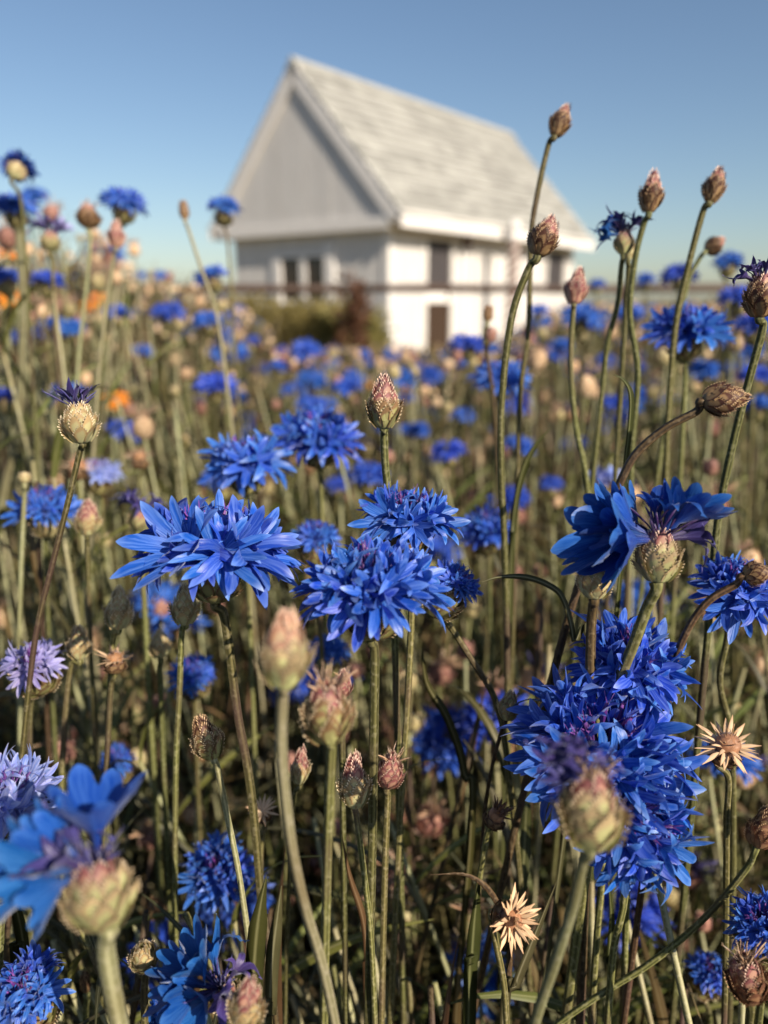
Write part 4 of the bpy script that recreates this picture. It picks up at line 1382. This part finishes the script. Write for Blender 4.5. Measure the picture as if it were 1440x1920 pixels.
def orange(px, py, w, d, axis, label, group=None):
    rg = random.Random(int(px + py * 3))
    Rr = w * d / F_PX / 2
    ax = cdir(axis)
    c = at(px, py, d)
    P = stem_path(c - ax * 0.003, ax, [(px + rg.uniform(-6, 6), py + 80), (px + rg.uniform(-12, 12), py + 200)], c.y)
    thing, base = new_thing('orange_daisy', P, label, 'daisy', group)
    make_stem(thing, base, P, 0.0014, M['stem_pale'], 2, rg)
    HM = Matrix.Translation(c - base) @ frame(ax)
    for lay, (n, th, s) in enumerate(((13, 6, 1.0), (10, -12, 0.82))):
        for i in range(n):
            link('petal', rg.choice(OPET), thing, HM @ Matrix.Rotation(2 * math.pi * (i + rg.uniform(-.2, .2)) / n, 4, 'Z') @ Matrix.Rotation(R(th + rg.uniform(-10, 10)), 4, 'Y') @ Matrix.Diagonal((Rr * s, Rr * s, Rr * s, 1)))
    link('disc', ODISC, thing, HM @ Matrix.Diagonal((Rr, Rr, Rr, 1)))


orange(14, 475, 52, .72, (.3, .8, .4), 'upper orange daisy under the dark blue cornflower with the thick pale stem')
orange(22, 558, 62, .72, (.1, .6, .7), 'lower orange daisy under the dark blue cornflower with the thick pale stem')
orange(172, 562, 60, .85, (-.3, .5, .6), 'amber daisy behind the stems of the tall cornflower against the sky')
orange(215, 748, 60, .80, (0, .6, .7), 'yellow-orange daisy among green stems above the flat straw-coloured head')
OFL = 'small orange daisy at the far edge of the field below the cottage'
for (px, py, w, d) in [(690, 722, 26, 1.9), (762, 722, 26, 1.9), (838, 690, 20, 2.3), (905, 672, 20, 2.3), (735, 690, 18, 2.6), (225, 780, 40, 1.0), (800, 712, 20, 2.2), (868, 705, 18, 2.4)]:
    if w < 40:
        orange(px, py, w, d, (rng.uniform(-.3, .3), .7, .6), OFL, 'orange daisies below the cottage')


# single long leaves one can pick out
def blade(pts, d, w, label, mat='leaf', seg=5):
    y0 = at(pts[0][0], pts[0][1], d).y
    P = [at_y(q[0], q[1], y0 + 0.001 * i) for i, q in enumerate(pts)]
    last = P[-1]
    for fr in (0.6, 0.25, -0.03):
        P.append(Vector((last.x + rng.uniform(-.01, .01), last.y + 0.02, last.z * fr)))
    C = catmull(P, seg)
    base = Vector((P[-1].x, P[-1].y, 0))
    V, Fc, D = [], [], []
    n = len(C)
    for i, p in enumerate(C):
        t = 1 - i / (n - 1)
        tg = (C[min(i + 1, n - 1)] - C[max(i - 1, 0)]).normalized()
        s = tg.cross(Vector((0.3, -1, 0.25))).normalized()
        nn = s.cross(tg)
        ww = w * min(1.0, 0.03 + 4.5 * i / n)
        for c in (-1, 0, 1):
            V.append(p - base + s * (c * ww) + nn * (0.35 * ww * abs(c)))
            D.append((abs(c), t * 0.8, 0.6, 1))
        V.append(p - base - nn * (ww * 0.25))
        D.append((0.2, t * 0.8, 0.4, 1))
    for i in range(n - 1):
        q = i * 4
        Fc += [(q, q + 4, q + 5, q + 1), (q + 1, q + 5, q + 6, q + 2), (q + 2, q + 6, q + 7, q + 3), (q + 3, q + 7, q + 4, q)]
    o = link('leaf_blade', mesh('leaf_blade', V, Fc, M[mat], D), None, Matrix.Translation(base))
    tag(o, label, 'leaf', 'long single leaves at the front')


blade([(898, 1094), (935, 1082), (985, 1082), (1030, 1098), (1056, 1125), (1075, 1200), (1085, 1350)], .222, .0009, 'thin grey-green leaf arching sideways beside the small half-hidden bloom', 'leaf_grey')
blade([(1148, 702), (1168, 712), (1182, 740), (1180, 800), (1172, 870), (1165, 960), (1160, 1100)], .24, .0010, 'dark twisted leaf standing above the ageing teal-blue bloom', 'leaf')
blade([(1035, 800), (1000, 840), (975, 900), (960, 1000), (955, 1150)], .30, .0015, 'slender dark leaf beside the tall curved bud stem', 'leaf')
blade([(500, 1640), (488, 1700), (480, 1760), (474, 1850), (470, 1960)], .205, .0026, 'broad bright green leaf low beside a grooved stem', 'leaf')
blade([(528, 1660), (520, 1720), (510, 1800), (505, 1900), (500, 2000)], .21, .0020, 'silvery stiff leaf beside the broad bright green one', 'leaf_grey')
blade([(640, 1560), (655, 1640), (680, 1720), (688, 1800), (690, 1930)], .24, .0011, 'long pale dry leaf hanging under the magenta-tipped bud', 'leaf_dry')
blade([(900, 1640), (890, 1720), (884, 1800), (878, 1920)], .235, .0024, 'fresh green upright leaf under the dark brown dried head', 'leaf')
blade([(1045, 1650), (1000, 1760), (965, 1850), (940, 1960)], .225, .0017, 'grey-green slanting leaf beside the cream papery head', 'leaf_grey')
blade([(1140, 1640), (1146, 1720), (1142, 1800), (1138, 1920)], .24, .0014, 'narrow wavy green leaf under the outward-turned blue bloom', 'leaf')
blade([(790, 1200), (800, 1280), (840, 1350), (870, 1450), (880, 1600)], .27, .0016, 'bright green leaf behind the large deep blue bloom', 'leaf')
blade([(10, 1640), (30, 1700), (45, 1780), (50, 1900)], .23, .0018, 'green leaf under the pale-edged blue bloom', 'leaf')
blade([(805, 1640), (880, 1642), (930, 1690), (945, 1780), (950, 1900)], .23, .0009, 'thin dark leaf bent over beside the cream papery head', 'stem_dark')

# ------------------------------------------------------------------ the field: plants scattered over the bed
STEMS = []
for i in range(6):
    bx, by = rng.uniform(-.05, .05), rng.uniform(-.05, .05)
    cx, cy = rng.uniform(-.04, .04), rng.uniform(-.04, .04)
    pts = [(bx * t + cx * math.sin(t * math.pi), by * t + cy * math.sin(t * math.pi), t) for t in (0, .1, .2, .3, .4, .5, .6, .7, .8, .88, .94, 1.0)]
    V, Fc, D = tube(pts, [0.0017 - 0.0006 * q[2] for q in pts], 6, 0.2, rng.random())
    STEMS.append((mesh('stem', V, Fc, M[('stem', 'stem_pale', 'stem_pale', 'stem_pale', 'stem', 'stem_dark')[i]], D), pts))


def stem_at(i, h, t):
    pts = STEMS[i][1]
    j = min(range(len(pts)), key=lambda q: abs(pts[q][2] - t))
    return Vector((pts[j][0], pts[j][1], pts[j][2] * h))


def canopy(x, y):
    """height that the tallest plants reach over the bed: higher at both sides, lower before the cottage"""
    az = math.degrees(math.atan2(x, y))
    if az < -14:
        s = -0.03 - 0.10 * min(1, (-14 - az) / 8)
    elif az < -8:
        s = 0.035 - 0.065 * (-8 - az) / 6
    elif az < 7:
        s = 0.060
    elif az < 13:
        s = 0.060 - 0.055 * (az - 7) / 6
    else:
        s = 0.005
    return CAM_H - s * (min(y, 4.2) if s > 0 else min(y, 1.1)) - (0.0 if y > 1 else 0.02)


def scatter(density, y0, y1, seed, gap=0.0):
    """random spots on the bed inside (and a little beside) the field of view"""
    rg = random.Random(seed)
    out = []
    k = 0.66
    area = k * (y1 * y1 - y0 * y0)
    for i in range(int(area * density)):
        y = math.sqrt(rg.uniform(y0 * y0, y1 * y1))
        x = rg.uniform(-k, k) * y + rg.uniform(-.06, .06)
        out.append((x, y))
    out.sort(key=lambda q: q[1])
    return out, rg


def clear_of_heroes(P, r):
    d = (P - CAM).dot(FW)
    if d < 0.12:
        return False
    px = 720 + F_PX * (P - CAM).dot(RT) / d
    py = 960 - F_PX * (P - CAM).dot(UP) / d
    for (hx, hy, hd, hw) in HERO_POS:
        if d < hd + 0.05 and abs(px - hx) < hw * .6 + r / d * F_PX and abs(py - hy) < hw * .6 + r / d * F_PX:
            return False
    return True


def leaning(name, x, y, h, i, rg, most=7):
    """an Empty on the soil, leaning so that the stem's top comes to stand over (x, y)"""
    rx, ry = R(rg.uniform(-most, most)), R(rg.uniform(-most, most))
    e = empty(name)
    e.rotation_euler = (rx, ry, 0)
    top = e.rotation_euler.to_matrix() @ Vector((STEMS[i][1][-1][0], STEMS[i][1][-1][1], h))
    e.location = (x - top.x, y - top.y, h - top.z - 0.01)
    return e


def field_plant(name, x, y, h, label, cat, group, rg, head):
    i = rg.randrange(6)
    e = leaning(name, x, y, h, i, rg)
    tag(e, label, cat, group)
    st = link('stem', STEMS[i][0], e, Matrix.Diagonal((1, 1, h, 1)))
    for q in range(3):
        t = rg.uniform(.45, .92)
        p = stem_at(i, h, t)
        Mx = Matrix.Diagonal((1, 1, 1 / h, 1)) @ Matrix.Translation(p) @ Matrix.Rotation(rg.uniform(0, 6.28), 4, 'Z') @ Matrix.Rotation(R(rg.uniform(8, 40)), 4, 'Y')
        link('leaf', rg.choice(LEAVES), st, Mx)
    head(e, Vector((STEMS[i][1][-1][0], STEMS[i][1][-1][1], h)), rg)
    return e


def h_bloom(e, top, rg):
    ax = Vector((rg.uniform(-.35, .35) + .1, rg.uniform(-.5, .2), 1)).normalized()
    F = frame(ax)
    r = rg.uniform(.0036, .0046)
    Mx = Matrix.Translation(top) @ F
    link('involucre', rg.choice(JCUP[('open', rg.choice(('br_green', 'br_brown', 'br_pale')))]), e, Mx @ Matrix.Diagonal((r, r, r, 1)))
    L = rg.uniform(.013, .021)
    link('bloom', rg.choice(BLOOM['petal_far']), e, Mx @ Matrix.Translation((0, 0, r * 2.4)) @ Matrix.Rotation(rg.uniform(0, 6.28), 4, 'Z') @ Matrix.Diagonal((L, L, L * rg.uniform(.8, 1.1), 1)))


def h_bud(e, top, rg):
    ax = Vector((rg.uniform(-.4, .4), rg.uniform(-.4, .4), 1)).normalized()
    r = rg.uniform(.0036, .0058)
    link('involucre', rg.choice(JCUP[('bud', rg.choice(('br_green', 'br_pale', 'br_pale', 'br_pink', 'br_brown')))]), e, Matrix.Translation(top) @ frame(ax) @ Matrix.Diagonal((r, r, r, 1)))


def h_spent(e, top, rg):
    ax = Vector((rg.uniform(-.4, .4), rg.uniform(-.4, .4), 1)).normalized()
    r = rg.uniform(.0050, .0080)
    Mx = Matrix.Translation(top) @ frame(ax)
    link('involucre', rg.choice(JCUP[('open', rg.choice(('br_pink', 'br_straw', 'br_straw', 'br_pale')))]), e, Mx @ Matrix.Diagonal((r, r, r, 1)))
    L = rg.uniform(.012, .020)
    link('tuft', rg.choice(TUFT[rg.choice(('tan_tuft', 'tan_tuft', 'tan_tuft', 'petal_dusk'))]), e, Mx @ Matrix.Translation((0, 0, r * 2.2)) @ Matrix.Diagonal((L, L, L, 1)))


def far_part(spots, keep):
    return spots[:keep], spots[keep:]


def h_of(x, y, rg, lo=0.16):
    c = canopy(x, y)
    if y < 1.0 and rg.random() < 0.6:
        lo = 0.42
    if y < 0.75:
        c -= 0.07 * (0.75 - y) / 0.4
    return max(0.3, c - lo * rg.random() ** 1.3 * (0.8 + 0.5 * min(y, 2)))


REST = []
for (name, dens, seed, label, cat, group, head, keep) in [
    ('cornflower', 62, 21, 'blue cornflower in bloom in the crowded field between the front flowers and the fence', 'cornflower', 'blue cornflowers crowding the field', h_bloom, 240),
    ('cornflower_bud', 120, 22, 'closed scaly cornflower bud in the crowded field between the front flowers and the fence', 'flower bud', 'cornflower buds crowding the field', h_bud, 235),
    ('spent_flower_head', 230, 23, 'tan frayed spent flower head in the crowded field between the front flowers and the fence', 'dried flower', 'spent flower heads crowding the field', h_spent, 260)]:
    spots, rg = scatter(dens, .40, 4.6, seed)
    cnt = 0
    for (x, y) in spots:
        h = h_of(x, y, rg)
        P = Vector((x, y, h + 0.015))
        if not clear_of_heroes(P, .012):
            continue
        if name == 'cornflower' and math.atan2(x, y) < R(-12) and rg.random() < .5:
            continue
        if cnt < keep:
            vis = abs(x) < 0.56 * y and (P - CAM).normalized().dot(FW) > 0.6
            if not vis and rg.random() < .6:
                continue
            field_plant(name, x, y, h, label, cat, group, rg, head)
            cnt += 1
        else:
            REST.append((name, x, y, h))

# lower heads that stand just behind the front flowers
rg = random.Random(91)
for i in range(150):
    y = math.sqrt(rg.uniform(.27 ** 2, .62 ** 2))
    x = rg.uniform(-.55, .55) * y
    h = rg.uniform(.46, .76)
    P = Vector((x, y, h + 0.012))
    if not clear_of_heroes(P, .008):
        continue
    q = rg.random()
    nm, lb, ct, gp, hd = (('cornflower_bud', 'closed scaly cornflower bud low in the shade just behind the front flowers', 'flower bud', 'low buds behind the front flowers', h_bud) if q < .45 else
                          ('spent_flower_head', 'tan frayed spent flower head low just behind the front flowers', 'dried flower', 'low spent heads behind the front flowers', h_spent) if q < .8 else
                          ('cornflower', 'small blue cornflower low in the shade just behind the front flowers', 'cornflower', 'low blue cornflowers behind the front flowers', h_bloom))
    field_plant(nm, x, y, h, lb, ct, gp, rg, hd)

# leafy stems without a flower: the nearest ones singly, the rest as one mass
LEAFY = []
for i in range(5):
    k = rng.randrange(6)
    lv = []
    for q in range(rng.randrange(8, 12)):
        t = rng.uniform(.5, .98)
        lv.append((t, rng.uniform(0, 6.28), R(rng.uniform(6, 34)), rng.randrange(len(LEAVES))))
    LEAFY.append((k, lv))


def geo_of(me):
    n = len(me.vertices)
    V = np.empty(n * 3)
    me.vertices.foreach_get('co', V)
    D = np.empty(n * 4, dtype=np.float32)
    me.attributes['pd'].data.foreach_get('color', D)
    Q = np.array([list(p.vertices) for p in me.polygons if len(p.vertices) == 4])
    return V.reshape(-1, 3), Q, D.reshape(-1, 4)


spots, rg = scatter(420, .245, 1.05, 31)
cnt = 0


def leafy_stem(x, y, h, rg):
    k, lv = LEAFY[rg.randrange(len(LEAFY))]
    e = leaning('leafy_stem', x, y, h, k, rg, 9)
    tag(e, 'narrow-leaved green cornflower stem without a bloom, rising between the front flowers', 'stem', 'bare leafy stems between the front flowers')
    st = link('stem', STEMS[k][0], e, Matrix.Diagonal((1, 1, h, 1)))
    for (t, a, tl, li) in lv:
        s = rg.uniform(.7, 1.15)
        link('leaf', LEAVES[li], st, Matrix.Diagonal((1, 1, 1 / h, 1)) @ Matrix.Translation(stem_at(k, h, t)) @ Matrix.Rotation(a + rg.uniform(-.6, .6), 4, 'Z') @ Matrix.Rotation(tl, 4, 'Y') @ Matrix.Diagonal((s, s, s, 1)))


for i in range(52):                                    # short ones right at the front
    y = rg.uniform(.20, .30)
    leafy_stem(rg.uniform(-.52, .52) * y * 1.15, y, CAM_H - y * 1.13 + rg.uniform(.0, .075), rg)
FRONT_REST = []
for (x, y) in spots:
    c = canopy(x, y)
    drop = 0.10 + 0.16 * rg.random() if y < .45 else 0.03 + 0.2 * rg.random()
    h = c - drop
    P = Vector((x, y, h))
    bad = False
    for zz in (0, .03, .06, .10):
        if not clear_of_heroes(P - Vector((0, 0, zz)), .002) and y < .36:
            bad = True
    if bad and rg.random() < .75:
        continue
    if cnt < 240 and abs(x) < .5 * y + .02:
        leafy_stem(x, y, h, rg)
        cnt += 1
    else:
        FRONT_REST.append((x, y, h))

# one mass of growth: templates copied over the bed with numpy
LEAF_G = []
for i in range(12):
    tmp = leaf_mesh('leaf_template', M['leaf'], rng.uniform(0.07, 0.13), rng.uniform(0.0020, 0.0036), rng.uniform(0.2, 1.6), rng.uniform(-1.2, 1.2), 4, rng.uniform(0.2, 0.6), rng.random(), rng.uniform(0, 1.2))
    LEAF_G.append(geo_of(tmp))
    bpy.data.meshes.remove(tmp)
STEM_G = []
for (_, pts) in STEMS:
    V, Fc, D = tube([pts[j] for j in (0, 2, 4, 6, 8, 11)], [0.0015 - 0.0005 * pts[j][2] for j in (0, 2, 4, 6, 8, 11)], 4, 0.0, rng.random())
    STEM_G.append((np.array([tuple(v) for v in V]), np.array([f for f in Fc[:-2]]), np.array(D)))
matlist = ['stem', 'stem_pale', 'stem_dark', 'leaf', 'leaf_grey', 'leaf_dry']
mat_of_stem = ['stem', 'stem_dark', 'stem', 'stem_pale', 'stem_dark', 'stem_dark']  # mostly dark stems: shade inside the growth is put into their colour
mat_of_leaf = ['leaf', 'leaf_dry', 'leaf_grey', 'leaf', 'leaf', 'leaf_dry']


def template(k, h, n_leaf, rg):
    parts = [(STEM_G[k], Matrix.Diagonal((1, 1, h, 1)))]
    mi = [np.full(len(STEM_G[k][1]), matlist.index(mat_of_stem[k]))]
    for q in range(n_leaf):
        li = rg.randrange(len(LEAVES))
        t = rg.uniform(.3, .97)
        s = rg.uniform(.7, 1.2)
        parts.append((LEAF_G[li], Matrix.Translation(stem_at(k, h, t)) @ Matrix.Rotation(rg.uniform(0, 6.28), 4, 'Z') @ Matrix.Rotation(R(rg.uniform(6, 40)), 4, 'Y') @ Matrix.Diagonal((s, s, s, 1))))
        mi.append(np.full(len(LEAF_G[li][1]), matlist.index(mat_of_leaf[li % 6])))
    V, Q, D = join_geo(parts)
    return V, Q, D, np.concatenate(mi)


rg = random.Random(77)
TPL = [template(rg.randrange(6), .75, rg.randrange(11, 16), rg) for _ in range(12)]
spots2, _ = scatter(230, 1.0, 2.6, 33)
spots3, _ = scatter(80, 2.6, 4.9, 34)
mass = [(x, y, h) for (x, y, h) in FRONT_REST]
for (x, y) in scatter(1500, .34, 1.3, 35)[0]:
    mass.append((x, y, 0.30 + 0.40 * rg.random() - (0.12 if y < .45 else 0)))
for (x, y) in scatter(420, 1.3, 2.6, 36)[0]:
    mass.append((x, y, 0.35 + 0.36 * rg.random()))
for i in range(1500):                                  # the bed goes on round and behind the camera
    x, y = rg.uniform(-.75, 1.35), rg.uniform(-1.1, .24)
    top = .92 - 1.13 * max(y, 0) - .07 if abs(x) < .5 * max(y, 0) + .12 else .9
    if math.hypot(x, y) < .09:
        continue
    mass.append((x, y, min(top, .60 + .28 * rg.random())))
for i in range(520):
    x, y = rg.uniform(.22, 1.4), rg.uniform(.2, 1.2)
    if x > .62 * y + .08:
        mass.append((x, y, .55 + .32 * rg.random()))
for (x, y) in spots2 + spots3:
    mass.append((x, y, canopy(x, y) - 0.04 - 0.25 * rg.random()))
for (name, x, y, h) in REST:
    mass.append((x, y, h))
Vs, Qs, Ds, Ms, o = [], [], [], [], 0
for (x, y, h) in mass:
    V, Q, D, mi = TPL[rg.randrange(12)]
    a = rg.uniform(0, 6.28)
    ca, sa = math.cos(a), math.sin(a)
    s = max(h, .3) / .75
    W = np.empty_like(V)
    W[:, 0] = V[:, 0] * ca - V[:, 1] * sa + x
    W[:, 1] = V[:, 0] * sa + V[:, 1] * ca + y
    W[:, 2] = V[:, 2] * s
    D2 = D.copy()
    D2[:, 2] = rg.random()
    Vs.append(W)
    Qs.append(Q + o)
    Ds.append(D2)
    Ms.append(mi)
    o += len(V)
me = big_mesh('meadow_growth', np.vstack(Vs), np.vstack(Qs), [M[m] for m in matlist], np.vstack(Ds), np.concatenate(Ms))
tag(link('meadow_growth', me), 'dense narrow-leaved green and dry growth filling the flower field', 'growth', kind='stuff')

# the flowers beyond the ones built singly
for (name, objn, mats, lab) in [('cornflower', 'far_cornflowers', ['petal_far'], 'far mass of small blue cornflowers at the back of the field'),
                                ('cornflower_bud', 'far_buds', ['br_pale', 'br_pink', 'br_brown'], 'far mass of closed buds at the back of the field'),
                                ('spent_flower_head', 'far_spent_heads', ['br_straw', 'br_blush', 'br_straw'], 'far mass of tan spent heads at the back of the field')]:
    Vs, Qs, Ds, Ms, o = [], [], [], [], 0
    for (n2, x, y, h) in REST:
        if n2 != name:
            continue
        if name == 'cornflower':
            V, Q, D = CRUDE[rg.randrange(4)]
            s = rg.uniform(.014, .021)
            mi = 0
        elif name == 'cornflower_bud':
            V, Q, D = CUP_GEO['bud']
            V = V * np.array([1, 1, 2.5])
            s = rg.uniform(.0045, .0065)
            mi = rg.randrange(3)
        else:
            V, Q, D = CUP_GEO['open' if rg.random() < .5 else 'bud']
            V = V * np.array([1, 1, rg.uniform(1.2, 2.2)])
            s = rg.uniform(.006, .0095)
            mi = rg.randrange(3)
        A = np.array(frame(Vector((rg.uniform(-.4, .4), rg.uniform(-.5, .3), 1))))[:3, :3] * s
        D2 = D.copy()
        D2[:, 2] = (D2[:, 2] + rg.random()) % 1
        Vs.append(V @ A.T + np.array([x, y, h]))
        Qs.append(Q + o)
        Ds.append(D2)
        Ms.append(np.full(len(Q), mi))
        o += len(V)
    if Vs:
        me = big_mesh(objn, np.vstack(Vs), np.vstack(Qs), [M[m] for m in mats], np.vstack(Ds), np.concatenate(Ms))
        tag(link(objn, me), lab, 'flowers', kind='stuff')


# ------------------------------------------------------------------ shrubs between the field and the cottage
def shrub(name, x, y, rx, ry, hz, n, mat, label, seed):
    rg = random.Random(seed)
    e = empty(name, (x, y, 0))
    tag(e, label, 'shrub', 'shrubs before the cottage')
    cl = [(rg.uniform(-.7, .7) * rx, rg.uniform(-.7, .7) * ry, rg.uniform(.25, .85) * hz, rg.uniform(.25, .45)) for _ in range(16)]
    Vs, Fc, D = [], [], []
    for i in range(n):
        c = cl[rg.randrange(16)]
        d = Vector((rg.gauss(0, 1), rg.gauss(0, 1), rg.gauss(0, 1))).normalized() * (rg.random() ** .4)
        p = Vector((c[0] + d.x * c[3] * rx * 1.1, c[1] + d.y * c[3] * ry * 1.1, max(.02, c[2] + d.z * c[3] * hz * .6)))
        L = rg.uniform(.04, .085)
        t = (d + Vector((rg.uniform(-.5, .5), rg.uniform(-.5, .5), rg.uniform(0, .9)))).normalized()
        s = t.orthogonal().normalized()
        s = Matrix.Rotation(rg.uniform(0, 6.28), 3, t) @ s
        q = len(Vs)
        Vs += [p, p + t * L * .5 + s * L * .25, p + t * L, p + t * L * .5 - s * L * .25]
        k = rg.random()
        D += [(0.3, 0, k, 1), (1, .4, k, 1), (.3, .7, k, 1), (1, .4, k, 1)]
        Fc.append((q, q + 1, q + 2, q + 3))
    link('foliage', mesh('foliage', Vs, Fc, M[mat], D, smooth=False), e)
    for i in range(7):
        c = cl[i]
        V, F2, D2 = tube(catmull([(rg.uniform(-.05, .05), rg.uniform(-.05, .05), -.03), (c[0] * .4, c[1] * .4, c[2] * .5), (c[0], c[1], c[2] + .1 * hz)], 4), [.012 - .001 * j for j in range(9)], 6)
        link('branch', mesh('branch', V, F2, M['stem_dark'], D2), e)


shrub('olive_shrub', -1.0, 7.9, .98, .6, .98, 9000, 'shrub', 'wide olive green shrub in front of the shaded cottage gable', 3)
shrub('olive_shrub', -0.28, 7.5, .34, .3, .86, 3000, 'shrub', 'narrow olive shrub at the foot of the fence post before the cottage corner', 4)
shrub('russet_shrub', -0.27, 6.9, .16, .16, 1.12, 900, 'shrub_red', 'thin russet climber wrapped round the fence post before the cottage corner', 5)
shrub('olive_shrub', 0.75, 7.4, .6, .4, .50, 4000, 'shrub', 'low yellow-green shrub at the foot of the sunny cottage wall', 6)
shrub('olive_shrub', -2.6, 8.2, .9, .7, .72, 3600, 'shrub', 'broad olive shrub left of the cottage behind the fence rail'.replace('left of', 'beyond the shaded end of'), 8)
shrub('olive_shrub', 2.9, 8.4, .9, .6, .62, 3000, 'shrub', 'low olive shrub in front of the far end of the sunny cottage wall', 9)
